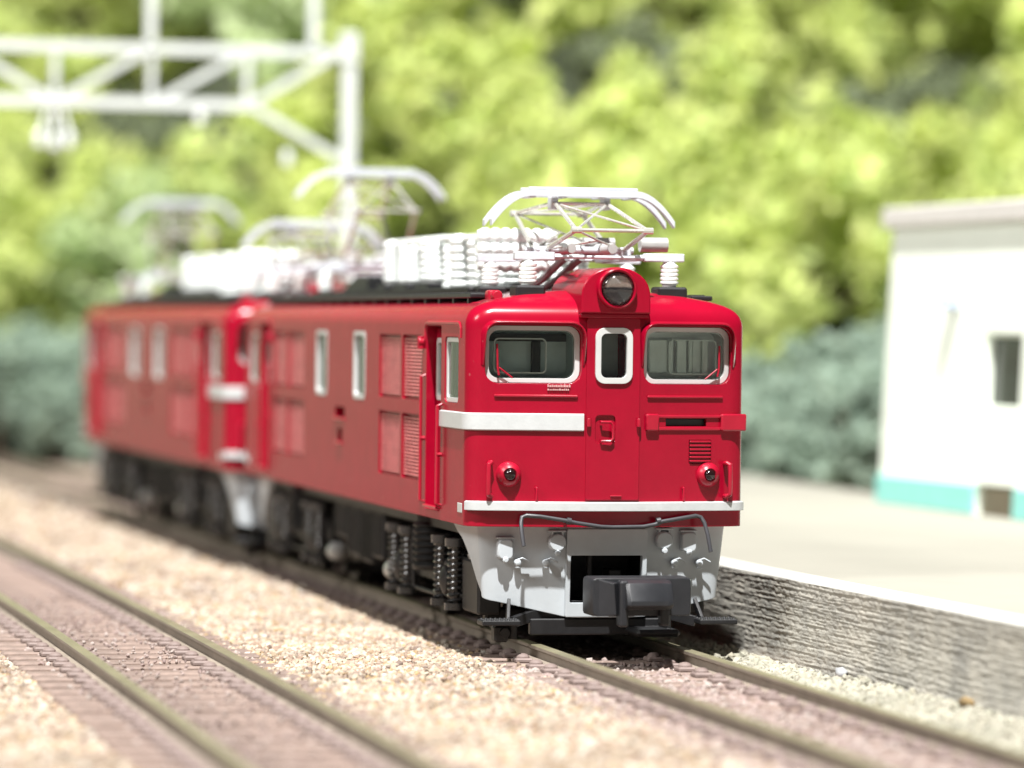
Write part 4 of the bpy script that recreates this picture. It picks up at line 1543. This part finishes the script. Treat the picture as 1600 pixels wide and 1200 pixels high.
def crown_mesh(name, R, H, mat, nl, seed):
    r = np.random.default_rng(seed)
    # several overlapping lobes, leaves near their surfaces, gaps between
    lobes = []
    for k in range(34):
        a = r.uniform(0, 2 * math.pi)
        h = r.uniform(0.25, 0.95)
        q = R * r.uniform(0.1, 0.95) * math.sin(math.pi * (0.12 + 0.80 * h)) ** 0.6
        lobes.append((q * math.cos(a), q * math.sin(a), H * h, R * r.uniform(0.14, 0.30)))
    P = []
    for _ in range(nl):
        L_ = lobes[r.integers(len(lobes))]
        d = r.normal(size=3)
        d /= np.linalg.norm(d)
        P.append(np.array(L_[:3]) + d * L_[3] * r.uniform(0.6, 1.08))
    P = np.array(P)
    n = len(P)
    u = r.normal(size=(n, 3))
    u /= np.linalg.norm(u, axis=1)[:, None]
    v = np.cross(u, r.normal(size=(n, 3)))
    v /= np.linalg.norm(v, axis=1)[:, None]
    s = r.uniform(0.10, 0.24, n)[:, None]
    nn = np.cross(u, v)
    V = np.stack([P - u * s, P + v * s * 0.6 + nn * s * 0.15, P + u * s, P - v * s * 0.6 + nn * s * 0.15], 1).reshape(-1, 3)
    F = np.arange(4 * n).reshape(-1, 4)
    return tri_mesh(name, V, F, mat, smooth=False)

def trunk_mesh(name, H, R, seed):
    r = random.Random(seed)
    bm = NB()
    tube(bm, [(0, 0, -0.4), (0.02, 0, H * 0.25), (0.05, 0.03, H * 0.5), (0.0, 0.05, H * 0.75)], 0.11, 7)
    for k in range(5):
        a = r.uniform(0, 6.28)
        z = H * r.uniform(0.3, 0.55)
        tube(bm, [(0.03, 0.02, z), (R * 0.35 * math.cos(a), R * 0.35 * math.sin(a), z + H * 0.15), (R * 0.6 * math.cos(a), R * 0.6 * math.sin(a), z + H * 0.26)], 0.05, 5)
    me = bpy.data.meshes.new(name)
    bm.to_mesh(me)
    bm.free()
    me.materials.append(MATS['bark'])
    return me

KINDS = {}
for kind, mat in (('yellow', 'leaf_yellow'), ('green', 'leaf_green'), ('teal', 'leaf_teal'), ('olive', 'leaf_olive')):
    KINDS[kind] = [(crown_mesh('crown', 2.0, 4.0, mat, 2200, 100 + 7 * i + len(kind)), trunk_mesh('trunk', 4.0, 2.0, i)) for i in range(3)]
LAB = {'yellow': ('yellow_green_tree', 'yellow-green leafy tree on the wooded hillside'),
       'green': ('green_tree', 'mid-green leafy tree on the wooded hillside'),
       'teal': ('blue_green_bush', 'blue-green bushy tree at the foot of the wooded hillside'),
       'olive': ('dark_olive_tree', 'dark olive tree among the yellow-green trees of the hillside')}
def tree(x, y, kind, sc):
    nm, lab = LAB[kind]
    t = empty(nm, (x, y, hill_z(x, y) - 0.02))
    tag(t, lab, 'tree', kind + ' trees of the hillside')
    c, tr = random.choice(KINDS[kind])
    for n_, me in (('crown', c), ('trunk', tr)):
        o = bpy.data.objects.new(n_, me)
        link(o, t)
    t.rotation_euler.z = random.uniform(0, 6.28)
    t.scale = (sc, sc, sc * random.uniform(0.9, 1.15))

def to_px(x, y, z):
    v = Vector((x, y, z)) - CAMP
    d = v.dot(cF)
    return 800 + 6219.5 * v.dot(cR) / d, 600 - 6219.5 * v.dot(cU) / d
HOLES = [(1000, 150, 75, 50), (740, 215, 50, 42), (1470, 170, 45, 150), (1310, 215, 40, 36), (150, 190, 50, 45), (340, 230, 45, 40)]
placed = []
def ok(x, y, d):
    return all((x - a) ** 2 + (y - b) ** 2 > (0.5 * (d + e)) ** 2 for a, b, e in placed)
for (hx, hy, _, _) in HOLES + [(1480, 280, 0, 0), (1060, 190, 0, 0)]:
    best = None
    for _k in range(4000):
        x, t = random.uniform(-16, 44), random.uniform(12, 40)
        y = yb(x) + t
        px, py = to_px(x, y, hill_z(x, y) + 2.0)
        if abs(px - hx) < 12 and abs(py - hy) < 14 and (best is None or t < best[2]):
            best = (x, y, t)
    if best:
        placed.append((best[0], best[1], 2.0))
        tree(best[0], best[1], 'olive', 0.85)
tries = 0
while tries < 12000 and len(placed) < 340:
    tries += 1
    x = random.uniform(-16, 44)
    t = random.uniform(0.6, 12) if random.random() < 0.18 else random.uniform(12, 44)
    y = yb(x) + t
    sc = random.uniform(0.8, 1.2) * (1.0 if t < 12 else 1.5)
    px, py = to_px(x, y, hill_z(x, y) + 2.4 * sc)
    if px < -350 or px > 1950 or py < -260:
        continue
    # dark bushes fill the foot of the slope
    low = 560 - 0.0 * px if px < 1000 else 560 - max(0, px - 1170) * 0.55
    dark = t < 12
    if dark:
        sc *= 0.62 if px < 1000 else 0.48 if px < 1330 else 0.72
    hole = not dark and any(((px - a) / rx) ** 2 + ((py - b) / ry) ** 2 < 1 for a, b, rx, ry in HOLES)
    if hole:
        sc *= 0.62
    d = 1.65 * sc
    if not ok(x, y, d):
        continue
    placed.append((x, y, d))
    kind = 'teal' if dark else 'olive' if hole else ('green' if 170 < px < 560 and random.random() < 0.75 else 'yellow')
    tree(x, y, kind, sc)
